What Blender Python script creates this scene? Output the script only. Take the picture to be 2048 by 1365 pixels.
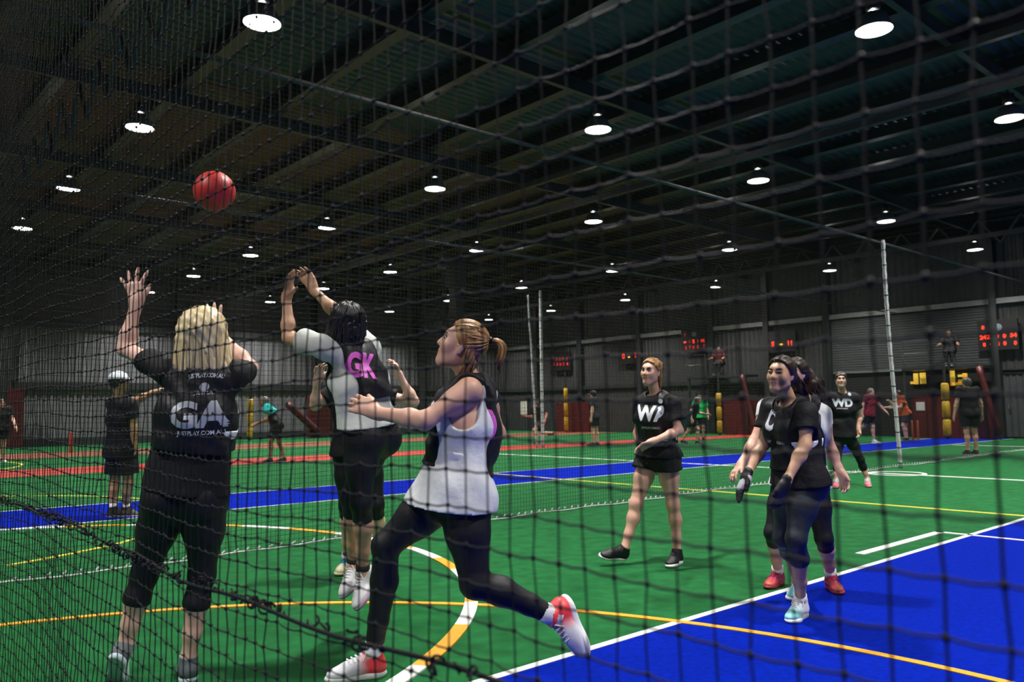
import bpy, bmesh, math, random
import numpy as np
from mathutils import Matrix, Vector
from mathutils.bvhtree import BVHTree

for o in list(bpy.data.objects):
    bpy.data.objects.remove(o, do_unlink=True)
scene = bpy.context.scene
COL = scene.collection
random.seed(7)
rng = np.random.default_rng(11)

# ------------------------------------------------------------------ camera
# world: x runs along the courts (towards the scoreboard wall), y across the hall, z up.
IMW, IMH = 2048, 1365
PCX, PCY = 1024.0, 682.5
VU = np.array([2870.0, 793.0]); VV = np.array([-400.0, 838.0])     # vanishing points of x and y
FPX = math.sqrt(-float((VU - [PCX, PCY]) @ (VV - [PCX, PCY])))
def _dir(p): return np.array([p[0] - PCX, PCY - p[1], -FPX])
def unit(a):
    a = np.asarray(a, float); return a / (np.linalg.norm(a) + 1e-12)
_u = unit(_dir(VU)); _v = unit(_dir(VV)); _w = np.cross(_u, _v)
RCW = np.array([_u, _v, _w])                # camera vector -> world vector
CAM = np.array([0.0, 0.0, 1.23])
def px(x, y, d):                            # pixel + depth along the optical axis -> world point
    return CAM + RCW @ (_dir((x, y)) / FPX * d)
def ground(x, y, z=0.0):
    r = RCW @ _dir((x, y)); return CAM + r * ((z - CAM[2]) / r[2])
def onplane(x, y, axis, val):
    r = RCW @ _dir((x, y)); return CAM + r * ((val - CAM[axis]) / r[axis])
def camvec(x, y, z): return RCW @ np.array([x, y, z], float)   # right, up, towards the viewer

cd = bpy.data.cameras.new('camera'); cam = bpy.data.objects.new('camera', cd); COL.objects.link(cam)
M = Matrix.Identity(4)
for i in range(3):
    for j in range(3): M[i][j] = RCW[i][j]
    M[i][3] = CAM[i]
cam.matrix_world = M
cd.sensor_width = 36.0; cd.lens = 36.0 * FPX / IMW; cd.clip_start = 0.05; cd.clip_end = 200
cd.dof.use_dof = True; cd.dof.focus_distance = 4.1; cd.dof.aperture_fstop = 4.2
scene.camera = cam

# ------------------------------------------------------------------ world, exposure
wd = bpy.data.worlds.new('hall_ambient'); scene.world = wd; wd.use_nodes = True
wd.node_tree.nodes['Background'].inputs[0].default_value = (0.55, 0.6, 0.7, 1)
wd.node_tree.nodes['Background'].inputs[1].default_value = 0.012
scene.view_settings.view_transform = 'Standard'; scene.view_settings.look = 'None'
scene.view_settings.gamma = 1.0; scene.view_settings.use_curve_mapping = False
scene.view_settings.exposure = 0.0
LAMP_STRENGTH = 25.0
SPOT_WATTS = 2200.0
UPLIGHT_WATTS = 13.0  # added roof uplight inside each lamp housing

# ------------------------------------------------------------------ materials
MATS = {}
def mat(name, color=(0.5, 0.5, 0.5), rough=0.6, metal=0.0, var=0.0, vscale=20.0, bump=0.0, bscale=60.0,
        emit=0.0, stretch=None, alt=None, spec=0.5, sheen=0.0, bdist=0.01):
    if name in MATS: return MATS[name]
    m = bpy.data.materials.new(name); m.use_nodes = True
    nt = m.node_tree; b = nt.nodes['Principled BSDF']
    b.inputs['Base Color'].default_value = (*color, 1)
    b.inputs['Roughness'].default_value = rough
    b.inputs['Metallic'].default_value = metal
    b.inputs['Specular IOR Level'].default_value = spec
    if sheen: b.inputs['Sheen Weight'].default_value = sheen
    tc = nt.nodes.new('ShaderNodeTexCoord'); mp = nt.nodes.new('ShaderNodeMapping')
    nt.links.new(tc.outputs['Object'], mp.inputs['Vector'])
    if stretch: mp.inputs['Scale'].default_value = stretch
    if var > 0 or alt:
        n = nt.nodes.new('ShaderNodeTexNoise'); n.inputs['Scale'].default_value = vscale; n.inputs['Detail'].default_value = 5
        nt.links.new(mp.outputs[0], n.inputs['Vector'])
        r = nt.nodes.new('ShaderNodeValToRGB')
        r.color_ramp.elements[0].position = 0.3; r.color_ramp.elements[1].position = 0.7
        a = alt if alt else tuple(c * (1 - var) for c in color)
        r.color_ramp.elements[0].color = (*a, 1)
        r.color_ramp.elements[1].color = (*(tuple(min(1, c * (1 + var)) for c in color)), 1)
        nt.links.new(n.outputs['Fac'], r.inputs[0]); nt.links.new(r.outputs[0], b.inputs['Base Color'])
    if bump > 0:
        n2 = nt.nodes.new('ShaderNodeTexNoise'); n2.inputs['Scale'].default_value = bscale; n2.inputs['Detail'].default_value = 6
        nt.links.new(mp.outputs[0], n2.inputs['Vector'])
        bp = nt.nodes.new('ShaderNodeBump'); bp.inputs['Strength'].default_value = bump; bp.inputs['Distance'].default_value = bdist
        nt.links.new(n2.outputs['Fac'], bp.inputs['Height']); nt.links.new(bp.outputs[0], b.inputs['Normal'])
    if emit > 0:
        b.inputs['Emission Color'].default_value = (*color, 1); b.inputs['Emission Strength'].default_value = emit
    MATS[name] = m
    return m

GREEN = mat('turf_green', (0.010, 0.098, 0.027), 0.75, var=0.28, vscale=7, bump=0.5, bscale=240, spec=0.06)
BLUE = mat('turf_blue', (0.0004, 0.011, 0.27), 0.9, var=0.2, vscale=30, bump=0.5, bscale=240, spec=0.03)
REDF = mat('turf_red', (0.30, 0.022, 0.014), 0.7, var=0.2, vscale=20, spec=0.25)
TERRA = mat('turf_terracotta', (0.17, 0.045, 0.022), 0.75, var=0.2, vscale=20, spec=0.25)
WLINE = mat('line_white', (0.60, 0.62, 0.60), 0.7, var=0.06, vscale=60)
YLINE = mat('line_yellow', (0.60, 0.28, 0.006), 0.7, var=0.08, vscale=60)
YLINE2 = mat('line_lime_yellow', (0.48, 0.44, 0.03), 0.7, var=0.08, vscale=60)
STEEL = mat('dark_green_steel', (0.022, 0.026, 0.025), 0.45, 0.0, var=0.25, vscale=3)
GALV = mat('galvanised_pipe', (0.42, 0.43, 0.42), 0.38, 0.85, var=0.2, vscale=30)
PIPED = mat('weathered_pipe', (0.10, 0.10, 0.097), 0.5, 0.5, var=0.3, vscale=6)
ROOFM = mat('roof_sheet', (0.044, 0.034, 0.032), 0.45, 0.25, var=0.18, vscale=1.5)
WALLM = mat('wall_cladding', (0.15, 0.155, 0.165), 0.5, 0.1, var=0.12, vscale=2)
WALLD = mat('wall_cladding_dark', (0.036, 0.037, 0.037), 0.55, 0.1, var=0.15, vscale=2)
SHUTTER = mat('roller_shutter', (0.065, 0.072, 0.073), 0.5, 0.2, var=0.1, vscale=3)
BLACKV = mat('dark_opening', (0.004, 0.004, 0.004), 0.9)
NETM = mat('net_twine', (0.0055, 0.006, 0.0065), 0.6, spec=0.15)
NETF = mat('net_twine_fine', (0.008, 0.011, 0.009), 0.8, spec=0.2)
ROPEW = mat('rope_white', (0.45, 0.46, 0.46), 0.7, var=0.35, vscale=40)
LENS = mat('lamp_lens', (1.0, 0.97, 0.93), 0.4, emit=LAMP_STRENGTH)
REFL = mat('lamp_reflector', (0.16, 0.16, 0.165), 0.35, 0.5)
BALLAST = mat('lamp_ballast', (0.02, 0.02, 0.02), 0.5)
YPAD = mat('yellow_padding', (0.42, 0.26, 0.006), 0.55, var=0.15, vscale=8, bump=0.3, bscale=12)
RPAD = mat('red_padding', (0.075, 0.005, 0.006), 0.5, var=0.2, vscale=8)
STUMP = mat('stump_orange', (0.32, 0.05, 0.02), 0.5)
BOARD = mat('scoreboard_black', (0.008, 0.006, 0.006), 0.5)
LEDR = mat('led_red', (1.0, 0.035, 0.01), 0.5, emit=2.2)
LEDRD = mat('led_red_dim', (0.7, 0.02, 0.02), 0.5, emit=0.55)
LEDY = mat('led_yellow', (1.0, 0.62, 0.0), 0.5, emit=1.7)
SIGNY = mat('sign_yellow', (0.85, 0.55, 0.06), 0.5, emit=0.35)
PAPER = mat('notice_paper', (0.55, 0.54, 0.47), 0.8)

# ------------------------------------------------------------------ mesh helpers
def mesh_obj(name, verts, faces, material, parent=None, smooth=False, world=True):
    """faces: list or (n,k) int array; material: one or list"""
    me = bpy.data.meshes.new(name)
    v = np.asarray(verts, np.float32)
    if isinstance(faces, np.ndarray):
        n, k = faces.shape
        me.vertices.add(len(v)); me.vertices.foreach_set('co', v.ravel())
        me.loops.add(n * k); me.loops.foreach_set('vertex_index', faces.astype(np.int32).ravel())
        me.polygons.add(n); me.polygons.foreach_set('loop_start', np.arange(0, n * k, k, dtype=np.int32))
        try: me.polygons.foreach_set('loop_total', np.full(n, k, np.int32))
        except Exception: pass
        me.update(calc_edges=True); me.validate()
    else:
        me.from_pydata([tuple(map(float, p)) for p in v], [], faces); me.update()
    for m in (material if isinstance(material, (list, tuple)) else [material]): me.materials.append(m)
    if smooth: me.polygons.foreach_set('use_smooth', np.ones(len(me.polygons), bool))
    o = bpy.data.objects.new(name, me); COL.objects.link(o)
    if parent is not None:
        o.parent = parent
        if world: o.matrix_parent_inverse = parent.matrix_world.inverted()
    return o
def link_copy(o, parent, loc=None, rot=None):
    c = o.copy(); COL.objects.link(c); c.parent = parent
    if loc is not None: c.location = loc
    if rot is not None: c.rotation_euler = rot
    return c
def empty(name, loc=(0, 0, 0), rotz=0.0, parent=None):
    o = bpy.data.objects.new(name, None); COL.objects.link(o)
    o.matrix_world = Matrix.Translation(Vector([float(c) for c in loc])) @ Matrix.Rotation(rotz, 4, 'Z')
    if parent is not None:
        w = o.matrix_world.copy(); o.parent = parent; o.matrix_parent_inverse = parent.matrix_world.inverted(); o.matrix_world = w
    o.empty_display_size = 0.1
    return o
def tag(o, label=None, cat=None, group=None, kind=None):
    if label: o['label'] = label
    if cat: o['category'] = cat
    if group: o['group'] = group
    if kind: o['kind'] = kind
    return o

class MB:
    """collects boxes, tubes and lathes into one mesh"""
    def __init__(s): s.v = []; s.f = []; s.n = 0
    def add(s, v, f):
        v = np.asarray(v, float); s.v.append(v); s.f += [tuple(int(i) + s.n for i in q) for q in f]; s.n += len(v); return s
    def box(s, lo, hi):
        x0, y0, z0 = lo; x1, y1, z1 = hi
        return s.add([(x0,y0,z0),(x1,y0,z0),(x1,y1,z0),(x0,y1,z0),(x0,y0,z1),(x1,y0,z1),(x1,y1,z1),(x0,y1,z1)],
                     [(0,3,2,1),(4,5,6,7),(0,1,5,4),(1,2,6,5),(2,3,7,6),(3,0,4,7)])
    def bar(s, a, b, w, h, up=(0, 0, 1)):
        a = np.asarray(a, float); b = np.asarray(b, float); d = unit(b - a)
        r = np.cross(d, up)
        if np.linalg.norm(r) < 1e-4: r = np.cross(d, (1, 0, 0))
        r = unit(r); t = np.cross(r, d); r = r * w / 2; t = t * h / 2
        return s.add([a-r-t, a+r-t, a+r+t, a-r+t, b-r-t, b+r-t, b+r+t, b-r+t],
                     [(0,1,2,3),(7,6,5,4),(0,4,5,1),(1,5,6,2),(2,6,7,3),(3,7,4,0)])
    def tube(s, pts, rad, sides=8, cap=True):
        pts = np.asarray(pts, float); n = len(pts)
        rad = np.full(n, rad) if np.isscalar(rad) else np.asarray(rad, float)
        tang = np.gradient(pts, axis=0); ref = np.array([0.123, 0.31, 0.94])
        rings = []; prev = None
        for i in range(n):
            t = unit(tang[i])
            if prev is None:
                r = np.cross(t, ref); r = r if np.linalg.norm(r) > 1e-3 else np.cross(t, (1, 0, 0))
            else: r = prev - t * (prev @ t)
            r = unit(r); prev = r; q = np.cross(t, r)
            a = np.arange(sides) * 2 * math.pi / sides
            rings.append(pts[i] + rad[i] * (np.cos(a)[:, None] * r + np.sin(a)[:, None] * q))
        f = []
        for i in range(n - 1):
            for j in range(sides):
                k = (j + 1) % sides
                f.append((i*sides+j, i*sides+k, (i+1)*sides+k, (i+1)*sides+j))
        if cap: f.append(tuple(range(sides - 1, -1, -1))); f.append(tuple((n-1)*sides + j for j in range(sides)))
        return s.add(np.concatenate(rings), f)
    def lathe(s, prof, sides=24, o=(0, 0, 0), cap=True):
        o = np.asarray(o, float); a = np.arange(sides) * 2 * math.pi / sides; v = []
        for r, z in prof: v.append(np.c_[r*np.cos(a), r*np.sin(a), np.full(sides, z)] + o)
        f = []
        for i in range(len(prof) - 1):
            for j in range(sides):
                k = (j + 1) % sides
                f.append((i*sides+j, i*sides+k, (i+1)*sides+k, (i+1)*sides+j))
        if cap:
            f.append(tuple(range(sides - 1, -1, -1))); f.append(tuple((len(prof)-1)*sides + j for j in range(sides)))
        return s.add(np.concatenate(v), f)
    def poly(s, pts, z0, z1):                  # extruded polygon in xy
        n = len(pts); lo = [(p[0], p[1], z0) for p in pts]; hi = [(p[0], p[1], z1) for p in pts]
        f = [tuple(range(n - 1, -1, -1)), tuple(range(n, 2*n))] + [(i, (i+1) % n, n + (i+1) % n, n + i) for i in range(n)]
        return s.add(lo + hi, f)
    def build(s, name, material, parent=None, smooth=False):
        return mesh_obj(name, np.concatenate(s.v), s.f, material, parent, smooth)

def ribbed(name, p0, du, dv, nu, rib, depth, material, parent, nrm):
    """sheet with trapezoid ribs: ribs repeat along du (length vector), run along dv"""
    p0 = np.asarray(p0, float); du = np.asarray(du, float); dv = np.asarray(dv, float); nrm = np.asarray(nrm, float)
    t = []; h = []
    for i in range(nu):
        for a, b in ((0, 0), (0.55, 0), (0.68, 1), (0.87, 1)):
            t.append((i + a) / nu); h.append(b * depth)
    t.append(1.0); h.append(0.0)
    t = np.array(t)[:, None]; h = np.array(h)[:, None]
    a = p0 + t * du + h * nrm; b = a + dv; n = len(t)
    f = np.array([(i, i+1, n+i+1, n+i) for i in range(n-1)])
    return mesh_obj(name, np.concatenate([a, b]), f, material, parent)

# ================================================================== THE HALL
X0, X1, Y0, Y1, ZR = -5.0, 31.0, -9.0, 36.5, 7.3
floor = tag(MB().box((X0, Y0, -0.1), (X1, Y1, 0.0)).build('floor', GREEN), 'green artificial turf floor of the indoor sports hall', kind='structure')
def fpoly(name, pts, m, z0=0.0, z1=0.004): return MB().poly(pts, z0, z1).build(name, m, floor)
def frect(name, x0, x1, y0, y1, m, z1=0.004): return fpoly(name, [(x0,y0),(x1,y0),(x1,y1),(x0,y1)], m, 0.0, z1)
frect('blue_run_off_strip', X0, 30.6, -3.2, 2.93, BLUE, 0.003)
frect('white_edge_line', X0, 30.6, 2.915, 2.965, WLINE, 0.006)
fpoly('blue_run_off_strip', [(X0, 10.5), (X0, 12.4), (30.6, 11.6), (30.6, 9.45)], BLUE, 0, 0.003)
fpoly('white_edge_line', [(X0, 10.47), (X0, 10.5), (30.6, 9.45), (30.6, 9.42)], WLINE, 0, 0.006)
fpoly('white_edge_line', [(X0, 12.4), (X0, 12.43), (30.6, 11.63), (30.6, 11.6)], WLINE, 0, 0.006)
fpoly('red_strip', [(X0, 19.3), (X0, 21.9), (30.6, 19.6), (30.6, 17.8)], REDF, 0, 0.003)
frect('terracotta_strip', X0, 30.6, 26.7, 30.4, TERRA, 0.003)
frect('yellow_cross_line', 9.93, 10.01, 2.965, 12.0, YLINE2, 0.006)
frect('yellow_cross_line', 10.0, 10.08, -3.0, 2.915, YLINE2, 0.006)
frect('white_cross_line', 14.4, 14.5, -3.0, 18.2, WLINE, 0.006)
frect('white_cross_line', 25.3, 25.42, 3.0, 9.4, WLINE, 0.006)
frect('white_cross_line', 8.19, 8.25, 0.5, 3.25, WLINE, 0.006)
frect('white_bracket_line', 6.6, 8.25, 3.17, 3.25, WLINE, 0.006)
frect('white_bracket_line', 7.55, 9.0, 1.55, 1.62, WLINE, 0.006)
def arc(cx_, cy_, r, a0, a1, w, m, n=24, name='arc_line', z=0.007):
    a = np.linspace(a0, a1, n); ri, ro = r - w/2, r + w/2
    pi = [(cx_ + ri*math.cos(t), cy_ + ri*math.sin(t)) for t in a]; po = [(cx_ + ro*math.cos(t), cy_ + ro*math.sin(t)) for t in a]
    v = [(x, y, zz) for zz in (0, z) for (x, y) in pi + po]; f = []
    for i in range(n - 1):
        f += [(2*n+i, 2*n+n+i, 2*n+n+i+1, 2*n+i+1), (i, i+1, n+i+1, n+i), (i, 2*n+i, 2*n+i+1, i+1), (n+i, n+i+1, 3*n+i+1, 3*n+i)]
    f += [(0, n, 3*n, 2*n), (n-1, 3*n-1, 4*n-1, 2*n-1)]
    return mesh_obj(name, v, [tuple(q) for q in f], m, floor)
R_ = math.radians
arc(-0.108, 1.644, 4.15, R_(-60), R_(90), 0.055, YLINE, 60)
# big dashed circle in front of the goal: white and yellow dashes alternate
DASH = [-80, -59, -48, -40, -31, -24, -16.5, -8, 1, 11, 21, 30, 40, 50, 60, 70, 80]
for k in range(len(DASH) - 1):
    arc(0.274, 6.659, 3.91, R_(DASH[k]), R_(DASH[k+1]), 0.085, WLINE if k % 2 == 0 else YLINE, 10, 'arc_dash', .009)
arc(0.0, 11.5, 3.9, R_(-70), R_(80), 0.06, YLINE2, 50)
arc(14.55, 6.35, 0.45, 0, R_(359.9), 0.07, WLINE, 40, 'centre_circle_line')
arc(0.4, 24.2, 3.9, R_(-80), R_(60), 0.08, YLINE2, 40)

# ---- walls
def wall(name, label): return tag(empty(name), label, kind='structure')
wl = wall('wall_left', 'grey ribbed metal wall at the far left end of the hall')
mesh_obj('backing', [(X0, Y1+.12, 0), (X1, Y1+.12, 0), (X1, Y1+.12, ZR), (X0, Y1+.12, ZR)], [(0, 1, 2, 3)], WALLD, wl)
xs = [X0, 0.4, 5.9, 12.4, 19.2, 25.3, X1]
for i in range(len(xs) - 1):
    n = int((xs[i+1] - xs[i]) / 0.28)
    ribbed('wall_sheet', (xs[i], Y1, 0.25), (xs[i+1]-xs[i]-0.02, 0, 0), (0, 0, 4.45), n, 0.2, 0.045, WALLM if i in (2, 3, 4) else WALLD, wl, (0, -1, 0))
    MB().box((xs[i]-.16, Y1-.32, 0), (xs[i]+.16, Y1-.04, ZR-.3)).build('wall_column', STEEL, wl)
    MB().box((xs[i]+.18, Y1-.16, 2.25), (xs[i+1]-.18, Y1-.05, 2.55)).build('wall_girt', STEEL, wl)
MB().box((X0, Y1-.14, 0.0), (X1, Y1-.02, 0.32)).build('base_rail', STEEL, wl)
MB().box((X0, Y1-.2, 4.7), (X1, Y1-.02, 4.95)).build('wall_beam', STEEL, wl)
wr = wall('wall_right', 'dark metal wall with scoreboards and roller shutter at the far end')
mesh_obj('backing', [(X1+.12, Y0, 0), (X1+.12, Y1, 0), (X1+.12, Y1, ZR), (X1+.12, Y0, ZR)], [(0, 3, 2, 1)], WALLD, wr)
ys = [Y0, -2.6, 3.2, 8.4, 9.85, 15.9, 18.6, 21.4, 25.6, 29.6, 33.0, Y1]
for i in range(len(ys) - 1):
    y0, y1 = ys[i], ys[i+1]; n = max(2, int((y1 - y0) / 0.22))
    if i == 4: continue
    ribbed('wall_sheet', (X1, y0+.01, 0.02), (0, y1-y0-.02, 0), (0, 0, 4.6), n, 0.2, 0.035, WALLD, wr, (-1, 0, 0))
for y in ys[1:-1]: MB().box((X1-.3, y-.12, 0), (X1-.03, y+.12, ZR-.3)).build('wall_column', STEEL, wr)
for i in range(len(ys) - 1):
    if i != 4: MB().box((X1-.14, ys[i]+.14, 2.2), (X1-.04, ys[i+1]-.14, 2.36)).build('wall_girt', STEEL, wr)
MB().box((X1-.22, Y0, 4.62), (X1-.04, Y1, 4.8)).build('wall_beam', GALV, wr)
# upper wall sheets
for i in range(6):
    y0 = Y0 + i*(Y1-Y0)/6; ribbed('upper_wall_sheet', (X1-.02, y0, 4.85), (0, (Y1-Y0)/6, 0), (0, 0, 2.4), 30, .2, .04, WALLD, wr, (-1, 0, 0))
# dark doorway and roller shutter above it
MB().box((X1-.02, 9.98, 0), (X1+.1, 15.78, 2.5)).build('doorway', BLACKV, wr)
sh = empty('roller_shutter', parent=wr)
for k in range(22):
    z = 2.5 + k*0.095
    MB().box((X1-.1, 10.0, z), (X1-.045, 15.76, z+.075)).build('shutter_slat', SHUTTER, sh)
MB().box((X1-.13, 10.0, 2.44), (X1-.03, 15.76, 2.5)).build('bottom_rail', GALV, sh)
dr = tag(empty('door_1'), 'grey ribbed side door at the right end of the far wall', kind='structure')
ribbed('door_leaf', (X1-.08, 8.52, 0.05), (0, 1.2, 0), (0, 0, 2.15), 6, .2, .03, SHUTTER, dr, (-1, 0, 0))
MB().box((X1-.14, 8.45, 2.22), (X1-.04, 9.8, 2.32)).build('door_frame', STEEL, dr)
MB().box((X1-.16, 9.55, 1.0), (X1-.1, 9.6, 1.16)).build('door_handle', GALV, dr)
wn = wall('wall_near', 'dark metal wall behind the viewer')
mesh_obj('backing', [(X0, Y0, 0), (X0, Y1, 0), (X0, Y1, ZR), (X0, Y0, ZR)], [(0, 1, 2, 3)], WALLD, wn)
wf = wall('wall_side', 'dark metal side wall of the hall')
mesh_obj('backing', [(X0, Y0, 0), (X1, Y0, 0), (X1, Y0, ZR), (X0, Y0, ZR)], [(0, 3, 2, 1)], WALLD, wf)

# ---- roof
ceil = tag(empty('ceiling'), 'dark ribbed metal roof with purlins and open trusses', kind='structure')
nb = 6
for i in range(nb):
    for j in range(2):
        ya = Y0 + j*(Y1-Y0)/2
        ribbed('roof_sheet', (X0+i*6, ya, ZR), (0, (Y1-Y0)/2, 0), (6.0, 0, 0), 115, .2, .03, ROOFM, ceil, (0, 0, -1))
MB().box((X0, Y0, ZR+.05), (X1, Y1, ZR+.12)).build('roof_deck', STEEL, ceil)
pm = None
for k in range(-4, 16):
    x = 3.1 + 1.8*k
    if x > X1 - .3: break
    if pm is None:
        pm = MB().box((-.035, Y0, -.26), (.035, Y1, -.03)).box((-.11, Y0, -.285), (.11, Y1, -.26)).build('purlin', STEEL, ceil)
        pm.location = (x, 0, ZR)
    else: link_copy(pm, ceil, (x, 0, ZR))
YL = [4.58 + 4.98*k for k in range(-2, 7)]
XL = [-2.0, 4.22, 10.53, 15.75, 22.1, 28.6]
bm_ = None
for y in YL:
    if bm_ is None:
        rt = tag(empty('trim_1'), 'thin dark steel roof rafters running along the hall', kind='structure')
        bm_ = MB().box((X0, -.05, 6.76), (X1, .05, 7.0)).build('rafter', STEEL, rt); bm_.location = (0, y, 0)
    else: link_copy(bm_, rt, (0, y, 0))
for ti, tx in enumerate((1.6, 13.1, 24.7)):
    tr = tag(empty('trim_%d' % (ti+2), (tx, 0, 0)), ('dark open-web roof truss nearest the viewer', 'dark open-web roof truss across the middle of the hall', 'dark open-web roof truss nearest the scoreboard wall')[ti], kind='structure')
    MB().box((tx-.06, Y0, 5.82), (tx+.06, Y1, 5.94)).build('bottom_chord', STEEL, tr)
    MB().box((tx-.06, Y0, 6.60), (tx+.06, Y1, 6.72)).build('top_chord', STEEL, tr)
    n = 40; st = (Y1-Y0)/n; proto = None
    for k in range(n):
        ya = Y0 + k*st
        for s, (a, b) in enumerate((((ya, 5.9), (ya+st/2, 6.65)), ((ya+st/2, 6.65), (ya+st, 5.9)))):
            if k < 2 : 
                o = MB().bar((tx, a[0]-k*st, a[1]), (tx, b[0]-k*st, b[1]), .05, .05).build('web_member', STEEL, tr)
                if k == 0:
                    if s == 0: pA = o
                    else: pB = o
                o.location.y += k*st
            else:
                c = link_copy(pA if s == 0 else pB, tr); c.location.y = pA.location.y + k*st
# a steel column with a pale heater box under the roof
cp = onplane(912, 560, 0, 18.9)
col = tag(empty('steel_column', (cp[0], cp[1], 0)), 'dark steel roof column with a pale box near its top', 'column')
MB().box((cp[0]-.2, cp[1]-.2, 0), (cp[0]+.2, cp[1]+.2, 6.0)).build('shaft', STEEL, col)
MB().box((cp[0]-.3, cp[1]-.3, 5.98), (cp[0]+.3, cp[1]+.3, 6.85)).build('head_bracket', STEEL, col)
MB().box((cp[0]-.62, cp[1]+.05, 5.1+1.6), (cp[0]-.22, cp[1]+.4, 7.25)).build('junction_box', WALLM, col)

# ---- high-bay lamps
def make_lamp():
    r = empty('high_bay_lamp')
    MB().lathe([(.236, -.004), (.238, .0), (.20, .12), (.155, .20), (.09, .235), (.05, .243), (.002, .244)], 28, cap=False).build('reflector', REFL, r, True)
    MB().lathe([(.0005, .012), (.226, .012), (.226, .02), (.0005, .022)], 28, cap=False).build('lens', LENS, r)
    MB().lathe([(.01, .274), (.02, .274), (.075, .275), (.09, .285), (.095, .30), (.095, .43), (.06, .45)], 20).tube([(.06, 0, .235), (.06, 0, .28)], .004, 5).tube([(-.03, .052, .235), (-.03, .052, .28)], .004, 5).tube([(-.03, -.052, .235), (-.03, -.052, .28)], .004, 5).build('ballast_housing', BALLAST, r, True)
    MB().tube([(0, 0, .44), (0, 0, .56)], .012, 6).build('hook_rod', STEEL, r)
    ld = bpy.data.lights.new('lamp_beam', 'SPOT'); ld.energy = SPOT_WATTS; ld.spot_size = math.radians(128); ld.spot_blend = 1.0; ld.shadow_soft_size = .16; ld.color = (1.0, .96, .92)
    lo = bpy.data.objects.new('lamp_beam', ld); COL.objects.link(lo); lo.parent = r; lo.location = (0, 0, -.02)
    # added uplight to lift the roof; gap under the ballast is shaped for it
    if True:
        vd = bpy.data.lights.new('added_uplight', 'POINT')
        vd.energy = UPLIGHT_WATTS; vd.shadow_soft_size = .006; vd.color = (1.0, .97, .95)
        vo = bpy.data.objects.new('added_uplight', vd); COL.objects.link(vo); vo.parent = r; vo.location = (0, 0, .257)
    return r
lamp0 = make_lamp(); first = True
ordn = ['nearest', 'second nearest', 'third nearest', 'fourth', 'fifth', 'sixth', 'seventh', 'eighth', 'ninth']
rown = ['behind the viewer', 'leftmost row', 'second row from the left', 'third row from the left', 'fourth row from the left', 'rightmost row']
def inview(P):
    c = RCW.T @ (np.asarray(P) - CAM)
    if c[2] > -0.1: return False
    x = PCX + FPX*c[0]/-c[2]; y = PCY - FPX*c[1]/-c[2]; return -30 < x < 2078 and -30 < y < 1400
for i, x in enumerate(XL):
    vis = [y for y in YL if inview((x, y, 6.2))]
    for j, y in enumerate(YL):
        if i == 0 and j > 5: continue
        if first: l = lamp0; first = False
        else:
            l = link_copy(lamp0, None)
            for ch in list(lamp0.children): link_copy(ch, l)
        l.location = (x, y, 6.2)
        if y in vis:
            lab = 'round glowing high-bay roof lamp, %s in the %s' % (ordn[vis.index(y)], rown[i])
            tag(l, lab, 'lamp', 'high-bay lamps in the roof')
        else:
            tag(l, 'round glowing high-bay roof lamp hanging outside the picture', 'lamp', 'high-bay lamps outside the picture')

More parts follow.
